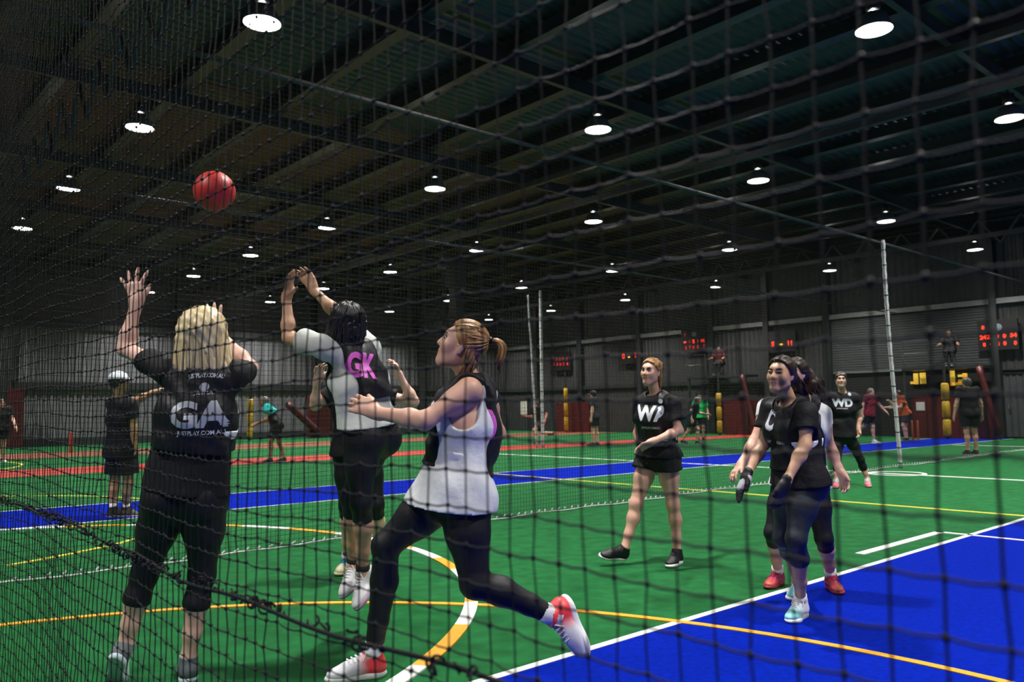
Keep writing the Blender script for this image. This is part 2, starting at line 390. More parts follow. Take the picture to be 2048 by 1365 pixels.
# ---- near net (black knotted twine, camera stands behind it)
NX = 0.68; CW, RH = 0.0438, 0.0486
def near_net():
    root = tag(empty('court_net', (NX, 4, 0)), 'large black knotted court net hanging right in front of the viewer', 'net')
    yc = np.arange(-0.7, 7.6, CW); zc = np.arange(0.02, 4.42, RH)
    ny, nz = len(yc), len(zc)
    Yg, Zg = np.meshgrid(yc, zc, indexing='ij')
    Yn = Yg + rng.normal(0, .0015, Yg.shape) + .005*np.sin(Zg*1.9 + Yg*.9)
    Zn = Zg + rng.normal(0, .0015, Yg.shape) + .007*np.sin(Yg*1.7+.6) + .005*np.sin(Yg*5.1 + Zg*2)
    Xn = NX + .014*np.sin(Yg*2.1 + Zg*1.3) + .008*np.sin(Yg*4.3 - Zg*2.2) + rng.normal(0, .0015, Yg.shape)
    P = np.stack([Xn, Yn, Zn], -1)
    r = 0.00145; V = []; F = []; n0 = 0
    offs = np.array([(1, 0), (0, 1), (-1, 0), (0, -1)]) * r
    # vertical strands
    ring = np.stack([P + np.array([o[0], o[1], 0]) for o in offs], 2)            # ny,nz,4,3
    idx = np.arange(ny*nz*4).reshape(ny, nz, 4)
    V.append(ring.reshape(-1, 3))
    for s in range(4):
        t = (s+1) % 4
        F.append(np.stack([idx[:, :-1, s], idx[:, :-1, t], idx[:, 1:, t], idx[:, 1:, s]], -1).reshape(-1, 4))
    n0 += ny*nz*4
    # horizontal strands, sagging a little between the knots
    Q = np.zeros((ny*2-1, nz, 3)); Q[::2] = P; Q[1::2] = (P[:-1] + P[1:])/2 - np.array([0, 0, .0018])
    ring = np.stack([Q + np.array([o[0], 0, o[1]]) for o in offs], 2); m = ny*2-1
    idx = np.arange(m*nz*4).reshape(m, nz, 4) + n0
    V.append(ring.reshape(-1, 3))
    for s in range(4):
        t = (s+1) % 4
        F.append(np.stack([idx[:-1, :, s], idx[1:, :, s], idx[1:, :, t], idx[:-1, :, t]], -1).reshape(-1, 4))
    tw = mesh_obj('twine', np.concatenate(V), np.concatenate(F), NETM, root, True); tag(tw, kind='stuff')
    # knots
    kr = 0.0043; base = np.array([(1,0,0),(0,1,0),(-1,0,0),(0,-1,0),(0,0,1.15),(0,0,-1.15)])*kr
    sc = rng.uniform(.85, 1.25, (ny*nz, 1, 1)); KV = P.reshape(-1, 1, 3) + base[None]*sc
    tri = np.array([(0,1,4),(1,2,4),(2,3,4),(3,0,4),(1,0,5),(2,1,5),(3,2,5),(0,3,5)])
    KF = (np.arange(ny*nz)[:, None, None]*6 + tri[None]).reshape(-1, 3)
    kn = mesh_obj('knots', KV.reshape(-1, 3), KF, NETM, root, True); tag(kn, kind='stuff')
    # lashing rope with loose loops
    yy = np.arange(-0.7, 7.6, .05)
    rp = np.c_[NX + .012*np.sin(yy*3) - .006, yy, .868 + .012*np.sin(yy*2.3) + .006*np.sin(yy*9)]
    MB().tube(rp, .0038, 6).build('lashing_rope', NETM, root, True)
    mb = MB()
    for k in range(260):
        y = rng.uniform(-.7, 6.0); z = .868 + .012*math.sin(y*2.3); R = rng.uniform(.005, .012); a = np.linspace(0, rng.uniform(3.5, 6), 8)
        ax = unit(rng.normal(0, 1, 3)); bx = unit(np.cross(ax, rng.normal(0, 1, 3)))
        mb.tube(np.array([NX - .006, y, z]) + R*(np.cos(a)[:, None]*ax + np.sin(a)[:, None]*bx) + rng.normal(0, .004, 3), .0023, 5)
    tag(mb.build('rope_lashings', NETM, root, True), kind='stuff')
    MB().tube([(NX, -.8, 4.42), (NX, 7.7, 4.42)], .024, 10).build('top_pipe', GALV, root, True)
near_net()

def far_net(y, xa, xb, zt, cell, r, label, base=True, wav=.02):
    root = tag(empty('court_net', ((xa+xb)/2, y, 0)), label, 'net')
    xs_ = np.arange(xa, xb, cell); V = []; F = []; n = 0
    nz = 7; zz = np.linspace(.02, zt, nz)
    tri = np.array([(0, 1), (-.87, -.5), (.87, -.5)])*r
    c = np.stack(np.broadcast_arrays(xs_[:, None] + 0*zz[None], y + wav*np.sin(xs_[:, None]*1.1 + zz[None]*.8), zz[None]), -1)
    ring = np.stack([c + np.array([t[0], t[1], 0]) for t in tri], 2); idx = np.arange(ring[..., 0].size).reshape(ring.shape[:3])
    V.append(ring.reshape(-1, 3)); n += len(V[-1])
    for s in range(3):
        t = (s+1) % 3; F.append(np.stack([idx[:, :-1, s], idx[:, :-1, t], idx[:, 1:, t], idx[:, 1:, s]], -1).reshape(-1, 4))
    zs = np.arange(.04, zt, cell); xx = np.arange(xa, xb, .35)
    c = np.stack(np.broadcast_arrays(xx[:, None] + 0*zs[None], y + wav*np.sin(xx[:, None]*1.1 + zs[None]*.8), zs[None] + .012*np.sin(xx[:, None]*1.7)), -1)
    ring = np.stack([c + np.array([0, t[0], t[1]]) for t in tri], 2); idx = np.arange(ring[..., 0].size).reshape(ring.shape[:3]) + n
    V.append(ring.reshape(-1, 3))
    for s in range(3):
        t = (s+1) % 3; F.append(np.stack([idx[:-1, :, s], idx[1:, :, s], idx[1:, :, t], idx[:-1, :, t]], -1).reshape(-1, 4))
    tag(mesh_obj('mesh_twine', np.concatenate(V), np.concatenate(F), NETF, root), kind='stuff')
    MB().tube([(xa, y, zt), (xb, y, zt)], .026, 10).build('top_pipe', PIPED, root, True)
    if base:
        xr = np.arange(xa, xb, .1)
        MB().tube(np.c_[xr, y + .03*np.sin(xr*2.1), .018 + .006*np.sin(xr*7)], .008, 5).build('bottom_rope', ROPEW, root, True)
        mb = MB()
        for x in np.arange(xa, xb, .11):
            yy = y + .03*math.sin(x*2.1); mb.bar((x, yy, .03), (x+.03*random.random()+.015, yy+.01, .05), .01, .01)
        tag(mb.build('bottom_lashings', ROPEW, root), kind='stuff')
    return root
n2 = far_net(6.95, 1.0, 29.5, 4.38, .045, .0018, 'dividing court net with white stitched bottom edge across the middle of the green court')
n3 = far_net(12.5, -3.0, 29.4, 4.45, .06, .0014, 'far dividing court net standing behind the far blue strip', base=False)
# gathered white net edges hanging from the pipes
def hank(P0, P1, r, label, bend=.0):
    P0 = np.asarray(P0, float); P1 = np.asarray(P1, float); t = np.linspace(0, 1, 46)
    pts = P0 + (P1-P0)*t[:, None]; pts[:, 1] += bend*np.sin(t*math.pi*1.5); pts[:, 0] += bend*.5*np.sin(t*5)
    rr = r*(1 + .35*np.abs(np.sin(t*70)))
    o = tag(empty('gathered_net_edge', P1), label, 'net')
    MB().tube(pts, rr, 7).build('twisted_net', ROPEW, o, True)
    for k in range(2, 46, 3): MB().tube([pts[k]-[0, 0, .008], pts[k]+[0, 0, .008]], rr[k]*1.12, 7).build('tie_band', NETM, o)
hank((15.65, 6.85, 4.4), (15.85, 6.85, .0), .030, 'pale gathered net edge hanging in front of the roller shutter', .025)
pa = ground(1086, 896); hank((pa[0], pa[1], 5.0), (pa[0], pa[1], 0), .042, 'bright white net pole, right one of the pair on the red strip')
pb = onplane(1074, 896, 1, pa[1]); pt = onplane(1056, 590, 1, pa[1])
hank((pt[0], pa[1], pt[2]), (pb[0], pa[1], 0), .028, 'thin grey leaning net pole, left one of the pair on the red strip')

# ================================================================== things along the far walls
def text2d(s, bold=0.0, shear=0.0):
    cu = bpy.data.curves.new('t', 'FONT'); cu.body = s; cu.offset = bold; cu.shear = shear; cu.align_x = 'CENTER'; cu.resolution_u = 3
    o = bpy.data.objects.new('t', cu); COL.objects.link(o)
    dg = bpy.context.evaluated_depsgraph_get(); me = bpy.data.meshes.new_from_object(o.evaluated_get(dg))
    v = np.array([p.co[:] for p in me.vertices]); f = [tuple(p.vertices) for p in me.polygons]
    bpy.data.objects.remove(o, do_unlink=True); bpy.data.curves.remove(cu); bpy.data.meshes.remove(me)
    v = v[:, :2]; lo, hi = v.min(0), v.max(0)
    v = v - (lo + hi)/2; h = hi[1]-lo[1]
    return v/h, f, (hi[0]-lo[0])/h
TXT = {}
def text(s, bold=0.0, shear=0.0):
    k = (s, bold, shear)
    if k not in TXT: TXT[k] = text2d(s, bold, shear)
    return TXT[k]
def flat_text(name, s, c, right, up, h, m, parent, wscale=1.0, bold=.03):
    v, f, w = text(s, bold); c = np.asarray(c, float)
    P = c + v[:, :1]*h*wscale*np.asarray(right) + v[:, 1:]*h*np.asarray(up)
    nrm = np.cross(right, up)*.006
    n = len(P)
    ff = [tuple(q) for q in f] 
    return mesh_obj(name, P + nrm, ff, m, parent)
def scoreboard(rect, items, label, xw=X1-.28):
    x0, y0, x1, y1 = rect
    a = onplane(x0, y0, 0, xw); b = onplane(x1, y1, 0, xw)
    root = tag(empty('scoreboard', ((a[0], (a[1]+b[1])/2, b[2]))), label, 'scoreboard')
    MB().box((xw, b[1], b[2]), (xw+.1, a[1], a[2])).build('panel', BOARD, root)
    MB().box((xw+.1, (a[1]+b[1])/2-.1, b[2]-.1), (xw+.26, (a[1]+b[1])/2+.1, a[2])).build('mounting_bracket', STEEL, root)
    for (s, cx_, cy_, hpx, m) in items:
        c = onplane(cx_, cy_, 0, xw-.004); h = hpx*np.linalg.norm(onplane(cx_, cy_-1, 0, xw)-c)
        if s == 'blob':
            mb = MB(); mb.lathe([(.001, 0), (h*.75, 0), (h*.75, .01), (.001, .012)], 10, cap=False)
            o = mb.build('led_mark', m, None); o.matrix_world = Matrix.Translation(Vector(c)) @ Matrix.Rotation(-math.pi/2, 4, 'Y') @ Matrix.Diagonal((0.6, 1.1, 1, 1))
            w = o.matrix_world.copy(); o.parent = root; o.matrix_parent_inverse = root.matrix_world.inverted(); o.matrix_world = w
        elif s == 'ring':
            mb = MB(); mb.lathe([(.001, 0), (h, 0), (h, .01), (.001, .012)], 16, cap=False)
            o = mb.build('round_emblem', m, None); o.matrix_world = Matrix.Translation(Vector(c)) @ Matrix.Rotation(-math.pi/2, 4, 'Y')
            w = o.matrix_world.copy(); o.parent = root; o.matrix_parent_inverse = root.matrix_world.inverted(); o.matrix_world = w
        else: flat_text('led_digits', s, c, (0, -1, 0), (0, 0, 1), h, m, root, bold=.045)
    return root
EMB = mat('emblem_grey', (.2, .25, .3), .5)
scoreboard((1954, 643, 2038, 698), [('8', 1966, 656, 8, LEDR), ('ring', 1996, 655, 7, EMB), ('24', 1966, 675, 9, LEDR), ('21', 1979, 674, 9, LEDR), ('0', 1995, 673, 8, LEDRD), ('0', 2009, 672, 9, LEDR), ('54', 2027, 670, 9, LEDR)] +
           [('0', x, y, 8, LEDRD if x == 1997 else LEDR) for x, y in ((1969, 690), (1983, 689), (1997, 688), (2010, 687), (2031, 686))],
           'large scoreboard with three rows of red digits at the right edge')
scoreboard((1534, 664, 1592, 702), [('5', 1546, 689, 10, LEDR), ('blob', 1562, 690, 5, LEDY), ('11', 1580, 687, 10, LEDR)], 'scoreboard reading 5 and 11 above the woman with gloves')
scoreboard((1362, 660, 1414, 702), [('1', 1370, 670, 7, LEDRD), ('ring', 1388, 669, 5, EMB), ('blob', 1370, 685, 4, LEDR), ('1', 1379, 684, 6, LEDRD), ('2', 1387, 683, 7, LEDR), ('1', 1396, 682, 6, LEDRD), ('91', 1405, 682, 7, LEDR)] +
           [(s, x, y, 7, LEDRD) for s, x, y in (('2', 1372, 696), ('7', 1380, 695), ('0', 1387, 695), ('0', 1396, 694), ('7', 1408, 693))],
           'scoreboard with rows of small red digits between the two yellow-marked ones')
scoreboard((1238, 696, 1282, 726), [('0', 1247, 713, 10, LEDR), ('blob', 1258, 714, 4, LEDY), ('91', 1273, 711, 10, LEDR)], 'scoreboard with orange digits and yellow mark beside the ginger player walking')
scoreboard((1101, 706, 1140, 740), [(s, x, y, 6, LEDRD) for s, x, y in (('1', 1107, 719), ('0', 1114, 719), ('0', 1120, 719), ('0', 1126, 718), ('1', 1134, 718), ('1', 1108, 729), ('0', 1115, 729), ('0', 1121, 729), ('2', 1127, 728), ('8', 1135, 728))],
           'small dim red scoreboard beside the two white net poles')

def pad(pxx, y0, y1, xw, rad, m, label, axis=0, lean=0.0):
    a = onplane(pxx, y0, axis, xw); b = onplane(pxx, y1, axis, xw); zb = max(0.0, b[2])
    root = tag(empty('padded_post', (a[0], a[1], 0)), label, 'post')
    MB().tube([(a[0], a[1], 0), (a[0], a[1], a[2]+.8)], .045, 8).build('post', STEEL, root)
    n = 3; H = (a[2]-.1)/n
    for k in range(n):
        z0 = .08 + k*H
        MB().lathe([(rad*.75, z0), (rad, z0+.06), (rad*1.05, z0+H*.5), (rad, z0+H-.07), (rad*.75, z0+H-.02)], 14, (a[0], a[1], 0)).build('pad_section', m, root, True)
    return root
pad(1889, 764, 872, 29.4, .125, YPAD, 'yellow padded post beside the man seen from behind')
pad(1437, 785, 862, 29.4, .11, YPAD, 'yellow padded post below the seated scorer in red')
pad(1131, 775, 872, 29.4, .11, YPAD, 'yellow padded post left of the standing man in dark cap')
pad(501, 797, 872, 34.5, .13, YPAD, 'yellow padded post left of the player in the teal-topped shirt', axis=1)
def slab(rect, xw, th, m, name, label, axis=0, parts=4):
    x0, y0, x1, y1 = rect; a = onplane(x0, y0, axis, xw); b = onplane(x1, y1, axis, xw); z0 = max(0.0, b[2])
    root = tag(empty(name, ((a[0]+b[0])/2, (a[1]+b[1])/2, 0)), label, 'padding')
    i = 1 - axis; lo, hi = sorted((a[i], b[i])); st = (hi-lo)/parts
    for k in range(parts):
        p = [0, 0, z0]; q = [0, 0, a[2]]; p[axis] = xw; q[axis] = xw+th; p[i] = lo+k*st+.01; q[i] = lo+(k+1)*st-.01
        MB().box(p, q).build('pad_panel', m, root)
    return root
slab((1822, 793, 1988, 880), 29.9, .12, RPAD, 'padded_barrier', 'dark red padded barrier along the wall behind the batter', parts=5)
slab((1446, 800, 1528, 872), 29.9, .12, RPAD, 'padded_barrier', 'dark red padded barrier right of the yellow post, behind the glove wearer', parts=3)
slab((1112, 806, 1178, 874), 29.9, .12, RPAD, 'padded_barrier', 'dark red padded barrier behind the running man', parts=2)
slab((18, 776, 46, 892), 35.6, .3, RPAD, 'padded_column', 'tall red padding on the column at the left edge', axis=1, parts=1)
slab((620, 790, 666, 884), 34.6, .3, RPAD, 'padded_column', 'tall red padding left of the jumping player', axis=1, parts=1)
def brace(a, b, xw, w, m, label, axis=0):
    P = onplane(*a, axis, xw); Q = onplane(*b, axis, xw); Q[2] = w*.9
    root = tag(empty('padded_brace', Q), label, 'brace')
    d = (Q-P)
    MB().tube([P + d*t for t in np.linspace(.04, .96, 9)], w, 10).build('pad_sleeve', m, root, True)
    MB().tube([P, Q, (Q[0], Q[1], .005)], w*.35, 8).build('brace_rod', STEEL, root)
brace((1955, 728), (2000, 872), 29.5, .10, RPAD, 'red padded diagonal brace right of the man seen from behind')
brace((1482, 745), (1512, 870), 29.5, .10, RPAD, 'dark red padded diagonal brace behind the woman with gloves')
brace((572, 806), (642, 878), 34.4, .17, RPAD, 'red padded diagonal brace beside the teal-topped player', axis=1)
def stumps(xs_, y0, y1, d, label, n=3):
    base = ground(xs_[0], y1) if d is None else None
    P = base if base is not None else d
    root = tag(empty('cricket_stumps', P), label, 'stumps')
    top = px(xs_[0], y0, (RCW.T @ (P-CAM))[2]*-1)
    for i, x in enumerate(xs_):
        dep = -(RCW.T @ (P-CAM))[2]; Q = px(x, y1, dep)
        MB().lathe([(.025, .02), (.028, .05), (.028, top[2]-.03), (.018, top[2])], 10, (Q[0], Q[1], 0)).build('stump', STUMP, root, True)
    Q0 = px(xs_[0], y1, dep); Q1 = px(xs_[-1], y1, dep)
    MB().bar((Q0[0], Q0[1], .015), (Q1[0]+.01, Q1[1]+.01, .015), .14, .03).build('stump_base', STUMP, root)
stumps((1815, 1826, 1837), 842, 882, None, 'orange-red cricket stumps behind the batter')
stumps((139, 143), 865, 907, None, 'orange-red cricket stumps at the foot of the left wall')

# raised scorers' platforms
def platform(ya, yb, z, label):
    root = tag(empty('scorer_platform', (30.2, (ya+yb)/2, 0)), label, 'platform')
    MB().box((29.75, ya, z-.1), (30.68, yb, z)).build('deck', STEEL, root)
    for y in (ya+.06, yb-.06):
        MB().box((29.78, y-.035, 0), (29.85, y+.035, z-.1)).build('leg', STEEL, root)
    MB().tube([(29.78, yb-.05, z), (29.78, yb-.05, z+.95), (29.78, yb-.95, z+.95), (29.78, yb-.95, z)], .02, 6).build('handrail', PIPED, root)
    MB().tube([(29.78, yb-.05, z+.5), (29.78, yb-.95, z+.5)], .016, 6).build('mid_rail', PIPED, root)
    return root
platform(9.9, 12.6, 2.5, 'dark raised scorer platform under the right scoreboard')
platform(19.0, 22.0, 2.55, 'dark raised scorer platform right of the middle scoreboard')
# lettering inside the doorway, notices
def sign(pts, label):
    root = None
    for (cx_, cy_, w, h) in pts:
        c = onplane(cx_, cy_, 0, X1-.1); s = np.linalg.norm(onplane(cx_, cy_-1, 0, X1-.1)-c)
        if root is None: root = tag(empty('doorway_sign', c), label, 'sign')
        MB().box((c[0]-.02, c[1]-w*s/2*1.25, c[2]-h*s/2), (c[0]+.02, c[1]+w*s/2*1.25, c[2]+h*s/2)).build('letter_stroke', SIGNY, root)
sign([(1832, 758, 7, 22), (1846, 757, 9, 22), (1826, 766, 8, 5)], 'yellow block lettering in the dark doorway, left of the yellow post')
sign([(1905, 757, 7, 30), (1914, 768, 14, 6), (1922, 763, 8, 7), (1930, 756, 7, 18), (1924, 752, 12, 5)], 'yellow block lettering in the dark doorway above the man seen from behind')
def notice(cx_, cy_, w, h, xw, label):
    c = onplane(cx_, cy_, 0, xw); s = np.linalg.norm(onplane(cx_, cy_-1, 0, xw)-c)
    o = MB().box((c[0]-.012, c[1]-w*s/2*1.25, c[2]-h*s/2), (c[0], c[1]+w*s/2*1.25, c[2]+h*s/2)).build('paper_notice', PAPER)
    tag(o, label, 'notice')
notice(1841, 813, 13, 17, 29.9, 'white paper notice on the red padded barrier')
notice(1048, 816, 16, 27, X1-.04, 'pale paper notice on the wall left of the running man')
MB()
# the ball
bp_ = px(429, 383, 4.3)
BALLM = mat('ball_red', (.62, .035, .03), .42, var=.1, vscale=30, bump=.4, bscale=140, bdist=.004)
bo = tag(empty('netball', bp_), 'red rubber netball in the air above the blonde player', 'ball')
mb = MB(); a = np.linspace(-math.pi/2, math.pi/2, 25)
mb.lathe([(max(.0004, .107*math.cos(t)), .107*math.sin(t)) for t in a], 40, bp_, cap=False)
mb.build('cover', BALLM, bo, True)
SEAM = mat('ball_seam', (.28, .012, .012), .6)
mb = MB()
for ax in ((1, 0, 0), (0, 1, 0), (.6, .6, .5)):
    ax = unit(ax); b1 = unit(np.cross(ax, (.2, .3, .9))); b2 = np.cross(ax, b1); t = np.linspace(0, 2*math.pi, 41)
    mb.tube(bp_ + .1065*(np.cos(t)[:, None]*b1 + np.sin(t)[:, None]*b2), .0013, 5, cap=False)
mb.build('seams', SEAM, bo, True)

# ================================================================== PEOPLE: implicit-surface body builder
class Field:
    def __init__(s, lo, hi, h):
        s.h = h; s.lo = np.asarray(lo, float); n = np.ceil((np.asarray(hi) - s.lo) / h).astype(int) + 1
        s.ax = [(s.lo[i] + np.arange(n[i]) * h).astype(np.float32) for i in range(3)]
        s.D = np.full(n, 0.06, np.float32)
    def sub(s, lo, hi):
        sl = []
        for i in range(3):
            a = max(0, int((lo[i] - s.lo[i]) / s.h)); b = min(len(s.ax[i]), int((hi[i] - s.lo[i]) / s.h) + 2)
            if b - a < 1: return None, None
            sl.append(slice(a, b))
        return tuple(sl), (s.ax[0][sl[0]][:, None, None], s.ax[1][sl[1]][None, :, None], s.ax[2][sl[2]][None, None, :])
    def prim(s, p, infl=0.0, carve=False):
        t = p[0]; pad = 0.045 + infl
        if t in ('c', 'cf'):
            a, b, ra, rb, k = p[1], p[2], p[3] + infl, p[4] + infl, p[5]
            r = max(ra, rb) + pad; sl, g = s.sub(np.minimum(a, b) - r, np.maximum(a, b) + r)
            if sl is None: return
            q = [g[i] - np.float32(a[i]) for i in range(3)]; ba = (b - a).astype(np.float32); bb = float(ba @ ba) + 1e-9
            dot = q[0]*ba[0] + q[1]*ba[1] + q[2]*ba[2]; sq = q[0]**2 + q[1]**2 + q[2]**2
            tt = np.clip(dot / bb, 0, 1)
            d = np.sqrt(np.maximum(sq - tt*(2*dot - tt*bb), 0)) - (ra + (rb - ra)*tt)
            if t == 'cf': d = np.maximum(d, (dot - bb) / math.sqrt(bb))
        elif t == 'e':
            c, A, rad, k = p[1], p[2], np.asarray(p[3], float) + infl, p[4]
            r = max(rad) + pad; sl, g = s.sub(c - r, c + r)
            if sl is None: return
            q = [g[i] - np.float32(c[i]) for i in range(3)]
            L = [(q[0]*A[j][0] + q[1]*A[j][1] + q[2]*A[j][2]).astype(np.float32) for j in range(3)]
            k0 = np.sqrt(sum((L[j]/rad[j])**2 for j in range(3))); k1 = np.sqrt(sum((L[j]/rad[j]**2)**2 for j in range(3))) + 1e-6
            d = k0*(k0 - 1)/k1
        elif t in ('t', 'tf'):
            a, b, rt, rx0, ry0, rx1, ry1, k = p[1:9]
            rx0, ry0, rx1, ry1 = rx0+infl, ry0+infl, rx1+infl, ry1+infl
            r = max(rx0, rx1, ry0, ry1) + pad; sl, g = s.sub(np.minimum(a, b) - r, np.maximum(a, b) + r)
            if sl is None: return
            w = b - a; Ln = np.linalg.norm(w); w = w / Ln; rt = unit(rt - w*(rt @ w)); f = np.cross(w, rt)
            q = [g[i] - np.float32(a[i]) for i in range(3)]
            sw = q[0]*w[0] + q[1]*w[1] + q[2]*w[2]; x = q[0]*rt[0] + q[1]*rt[1] + q[2]*rt[2]; y = q[0]*f[0] + q[1]*f[1] + q[2]*f[2]
            tt = np.clip(sw / Ln, 0, 1); ov = sw - tt*Ln; rx = rx0 + (rx1-rx0)*tt; ry = ry0 + (ry1-ry0)*tt
            m = np.minimum(rx, ry)
            d = (np.sqrt((x/rx)**2 + (y/ry)**2 + (ov/m)**2) - 1)*m
            if t == 'tf': d = np.maximum(d, -sw)
        D = s.D[sl]; d = d.astype(np.float32)
        if carve:
            d = -d; h = np.maximum(k - np.abs(D - d), 0)/k; s.D[sl] = np.maximum(D, d) + h*h*k*.25
        else:
            h = np.maximum(k - np.abs(D - d), 0)/k; s.D[sl] = np.minimum(D, d) - h*h*k*.25
    def plane(s, pt, n):                        # keep the side the normal points away from
        g = (s.ax[0][:, None, None], s.ax[1][None, :, None], s.ax[2][None, None, :])
        d = (g[0]-pt[0])*n[0] + (g[1]-pt[1])*n[1] + (g[2]-pt[2])*n[2]
        s.D = np.maximum(s.D, d.astype(np.float32))
    def outside(s, pt, n, w):                   # remove a slab of half-width w around the plane
        g = (s.ax[0][:, None, None], s.ax[1][None, :, None], s.ax[2][None, None, :])
        d = (g[0]-pt[0])*n[0] + (g[1]-pt[1])*n[1] + (g[2]-pt[2])*n[2]
        s.D = np.maximum(s.D, (w - np.abs(d)).astype(np.float32))
    def fold(s, amp, freq, seed=0, zdir=None):
        r = np.random.default_rng(seed); g = (s.ax[0][:, None, None], s.ax[1][None, :, None], s.ax[2][None, None, :])
        for i in range(4):
            w = r.normal(0, 1, 3)*np.array([1, 1, .55]); w = w/np.linalg.norm(w)*freq*r.uniform(.6, 1.5)
            ph = g[0]*w[0] + g[1]*w[1] + g[2]*w[2] + r.uniform(0, 6)
            w2 = r.normal(0, 1, 3)*freq*.35; ph2 = np.sin(g[0]*w2[0] + g[1]*w2[1] + g[2]*w2[2] + r.uniform(0, 6))*1.6
            s.D += (amp*.5*np.sin(ph + ph2)).astype(np.float32)
    def mesh(s):
        D = np.pad(s.D, 1, constant_values=.06); lo = s.lo - s.h; n = D.shape; S = D < 0
        m = [k - 1 for k in n]
        cnt = np.zeros(m, np.uint8)
        for i in (0, 1):
            for j in (0, 1):
                for k in (0, 1): cnt += S[i:i+m[0], j:j+m[1], k:k+m[2]]
        act = (cnt > 0) & (cnt < 8); I = np.argwhere(act)
        if len(I) == 0: return None, None
        idx = np.full(m, -1, np.int32); idx[tuple(I.T)] = np.arange(len(I))
        acc = np.zeros((len(I), 3)); num = np.zeros(len(I))
        C = {}
        for i in (0, 1):
            for j in (0, 1):
                for k in (0, 1): C[i, j, k] = D[I[:, 0]+i, I[:, 1]+j, I[:, 2]+k]
        for ax in range(3):
            for a in (0, 1):
                for b in (0, 1):
                    c0 = [0, 0, 0]; o = [q for q in range(3) if q != ax]; c0[o[0]] = a; c0[o[1]] = b; c1 = list(c0); c1[ax] = 1
                    d0, d1 = C[tuple(c0)], C[tuple(c1)]; x = (d0 < 0) != (d1 < 0)
                    t = np.where(x, d0/np.where(x, d0 - d1, 1), 0)
                    p = np.tile(np.array(c0, float), (len(I), 1)); p[:, ax] = t
                    acc += p*x[:, None]; num += x
        V = lo + (I + acc/num[:, None])*s.h
        F = []
        for ax in range(3):
            o = [q for q in range(3) if q != ax]
            sl0 = [slice(None)]*3; sl1 = [slice(None)]*3; sl0[ax] = slice(0, -1); sl1[ax] = slice(1, None)
            A, B = S[tuple(sl0)], S[tuple(sl1)]; E = np.argwhere(A != B)
            E = E[(E[:, o[0]] > 0) & (E[:, o[1]] > 0) & (E[:, o[0]] < m[o[0]]) & (E[:, o[1]] < m[o[1]])]
            ins = A[tuple(E.T)]
            def cell(da, db):
                q = E.copy(); q[:, o[0]] -= da; q[:, o[1]] -= db; return idx[tuple(q.T)]
            Q = np.stack([cell(1, 1), cell(0, 1), cell(0, 0), cell(1, 0)], 1)
            flip = ~ins if ax != 1 else ins
            Q[flip] = Q[flip][:, ::-1]; F.append(Q)
        return V, np.concatenate(F)
def sdf_obj(name, f, m, parent):
    V, F = f.mesh()
    if V is None: return None
    return mesh_obj(name, V, F, m, parent, True)
def bounds(prims, pad):
    P = []
    for p in prims:
        if p[0] in ('c', 'cf'): r = max(p[3], p[4]); P += [p[1]-r, p[1]+r, p[2]-r, p[2]+r]
        elif p[0] == 'e': r = max(p[3]); P += [p[1]-r, p[1]+r]
        else: r = max(p[4:8]); P += [p[1]-r, p[1]+r, p[2]-r, p[2]+r]
    P = np.array(P); return P.min(0) - pad, P.max(0) + pad

# ---- materials for people
def skin(n, c): return mat('skin_' + n, c, .48, var=.07, vscale=14, bump=.12, bscale=160, bdist=.003)
SK_PALE = skin('pale', (.70, .43, .34)); SK_FAIR = skin('fair', (.60, .34, .25)); SK_TAN = skin('tan', (.44, .24, .13)); SK_OLIVE = skin('olive', (.50, .29, .18))
SK_DEEP = skin('deep', (.26, .13, .075))
def cloth(n, c, rough=.7, bump=.35, bs=22): return mat('cloth_' + n, c, rough, var=.12, vscale=9, bump=bump, bscale=bs, spec=.25, bdist=.02)
TEE_BLACK = cloth('black_tee', (.007, .0075, .009)); TEE_WHITE = cloth('white_tee', (.66, .69, .70)); TEE_GREYGREEN = cloth('pale_tee', (.50, .53, .50))
BIBM = mat('bib_black', (.006, .0065, .009), .5, bump=.5, bscale=16, bdist=.02, spec=.35); LEGM = mat('leggings_black', (.005, .006, .008), .55, bump=.15, bscale=60, spec=.35)
SHORTM = cloth('black_shorts', (.008, .009, .010)); NAVYM = mat('leggings_navy', (.010, .016, .026), .55, bump=.2, bscale=40)
PRINTW = mat('print_white', (.62, .66, .72), .45); PRINTP = mat('print_pink', (.72, .12, .62), .45); PRINTD = mat('print_outline', (.02, .008, .02), .5); STRAPW = mat('strap_white', (.8, .82, .85), .6)
PRINTL = mat('print_silver', (.5, .54, .6), .3, .3)
def hairm(n, c, alt): return mat('hair_' + n, c, .36, alt=alt, var=.25, vscale=70, bump=.5, bscale=150, bdist=.004, stretch=(1, 1, .12))
H_BLONDE = hairm('blonde', (.84, .68, .40), (.46, .33, .15)); H_GINGER = hairm('ginger', (.36, .19, .065), (.13, .06, .02)); H_BLACK = hairm('black', (.010, .009, .011), (.004, .004, .005))
H_BROWN = hairm('brown', (.030, .016, .010), (.010, .006, .004)); H_GREY = hairm('grey', (.14, .12, .10), (.05, .045, .04))
EYEW = mat('eye_white_shaded', (.42, .40, .38), .25); IRIS = mat('eye_iris', (.02, .012, .008), .2); LIPM = mat('lips', (.42, .12, .10), .4); BROWM = mat('eyebrow', (.05, .028, .015), .7)  # eye whites greyed: the shadow over the eyes is in their colour
SOLEW = mat('sole_white', (.75, .76, .78), .5); LACEW = mat('lace_white', (.8, .8, .82), .6); SOCKW = cloth('white_sock', (.75, .76, .78))

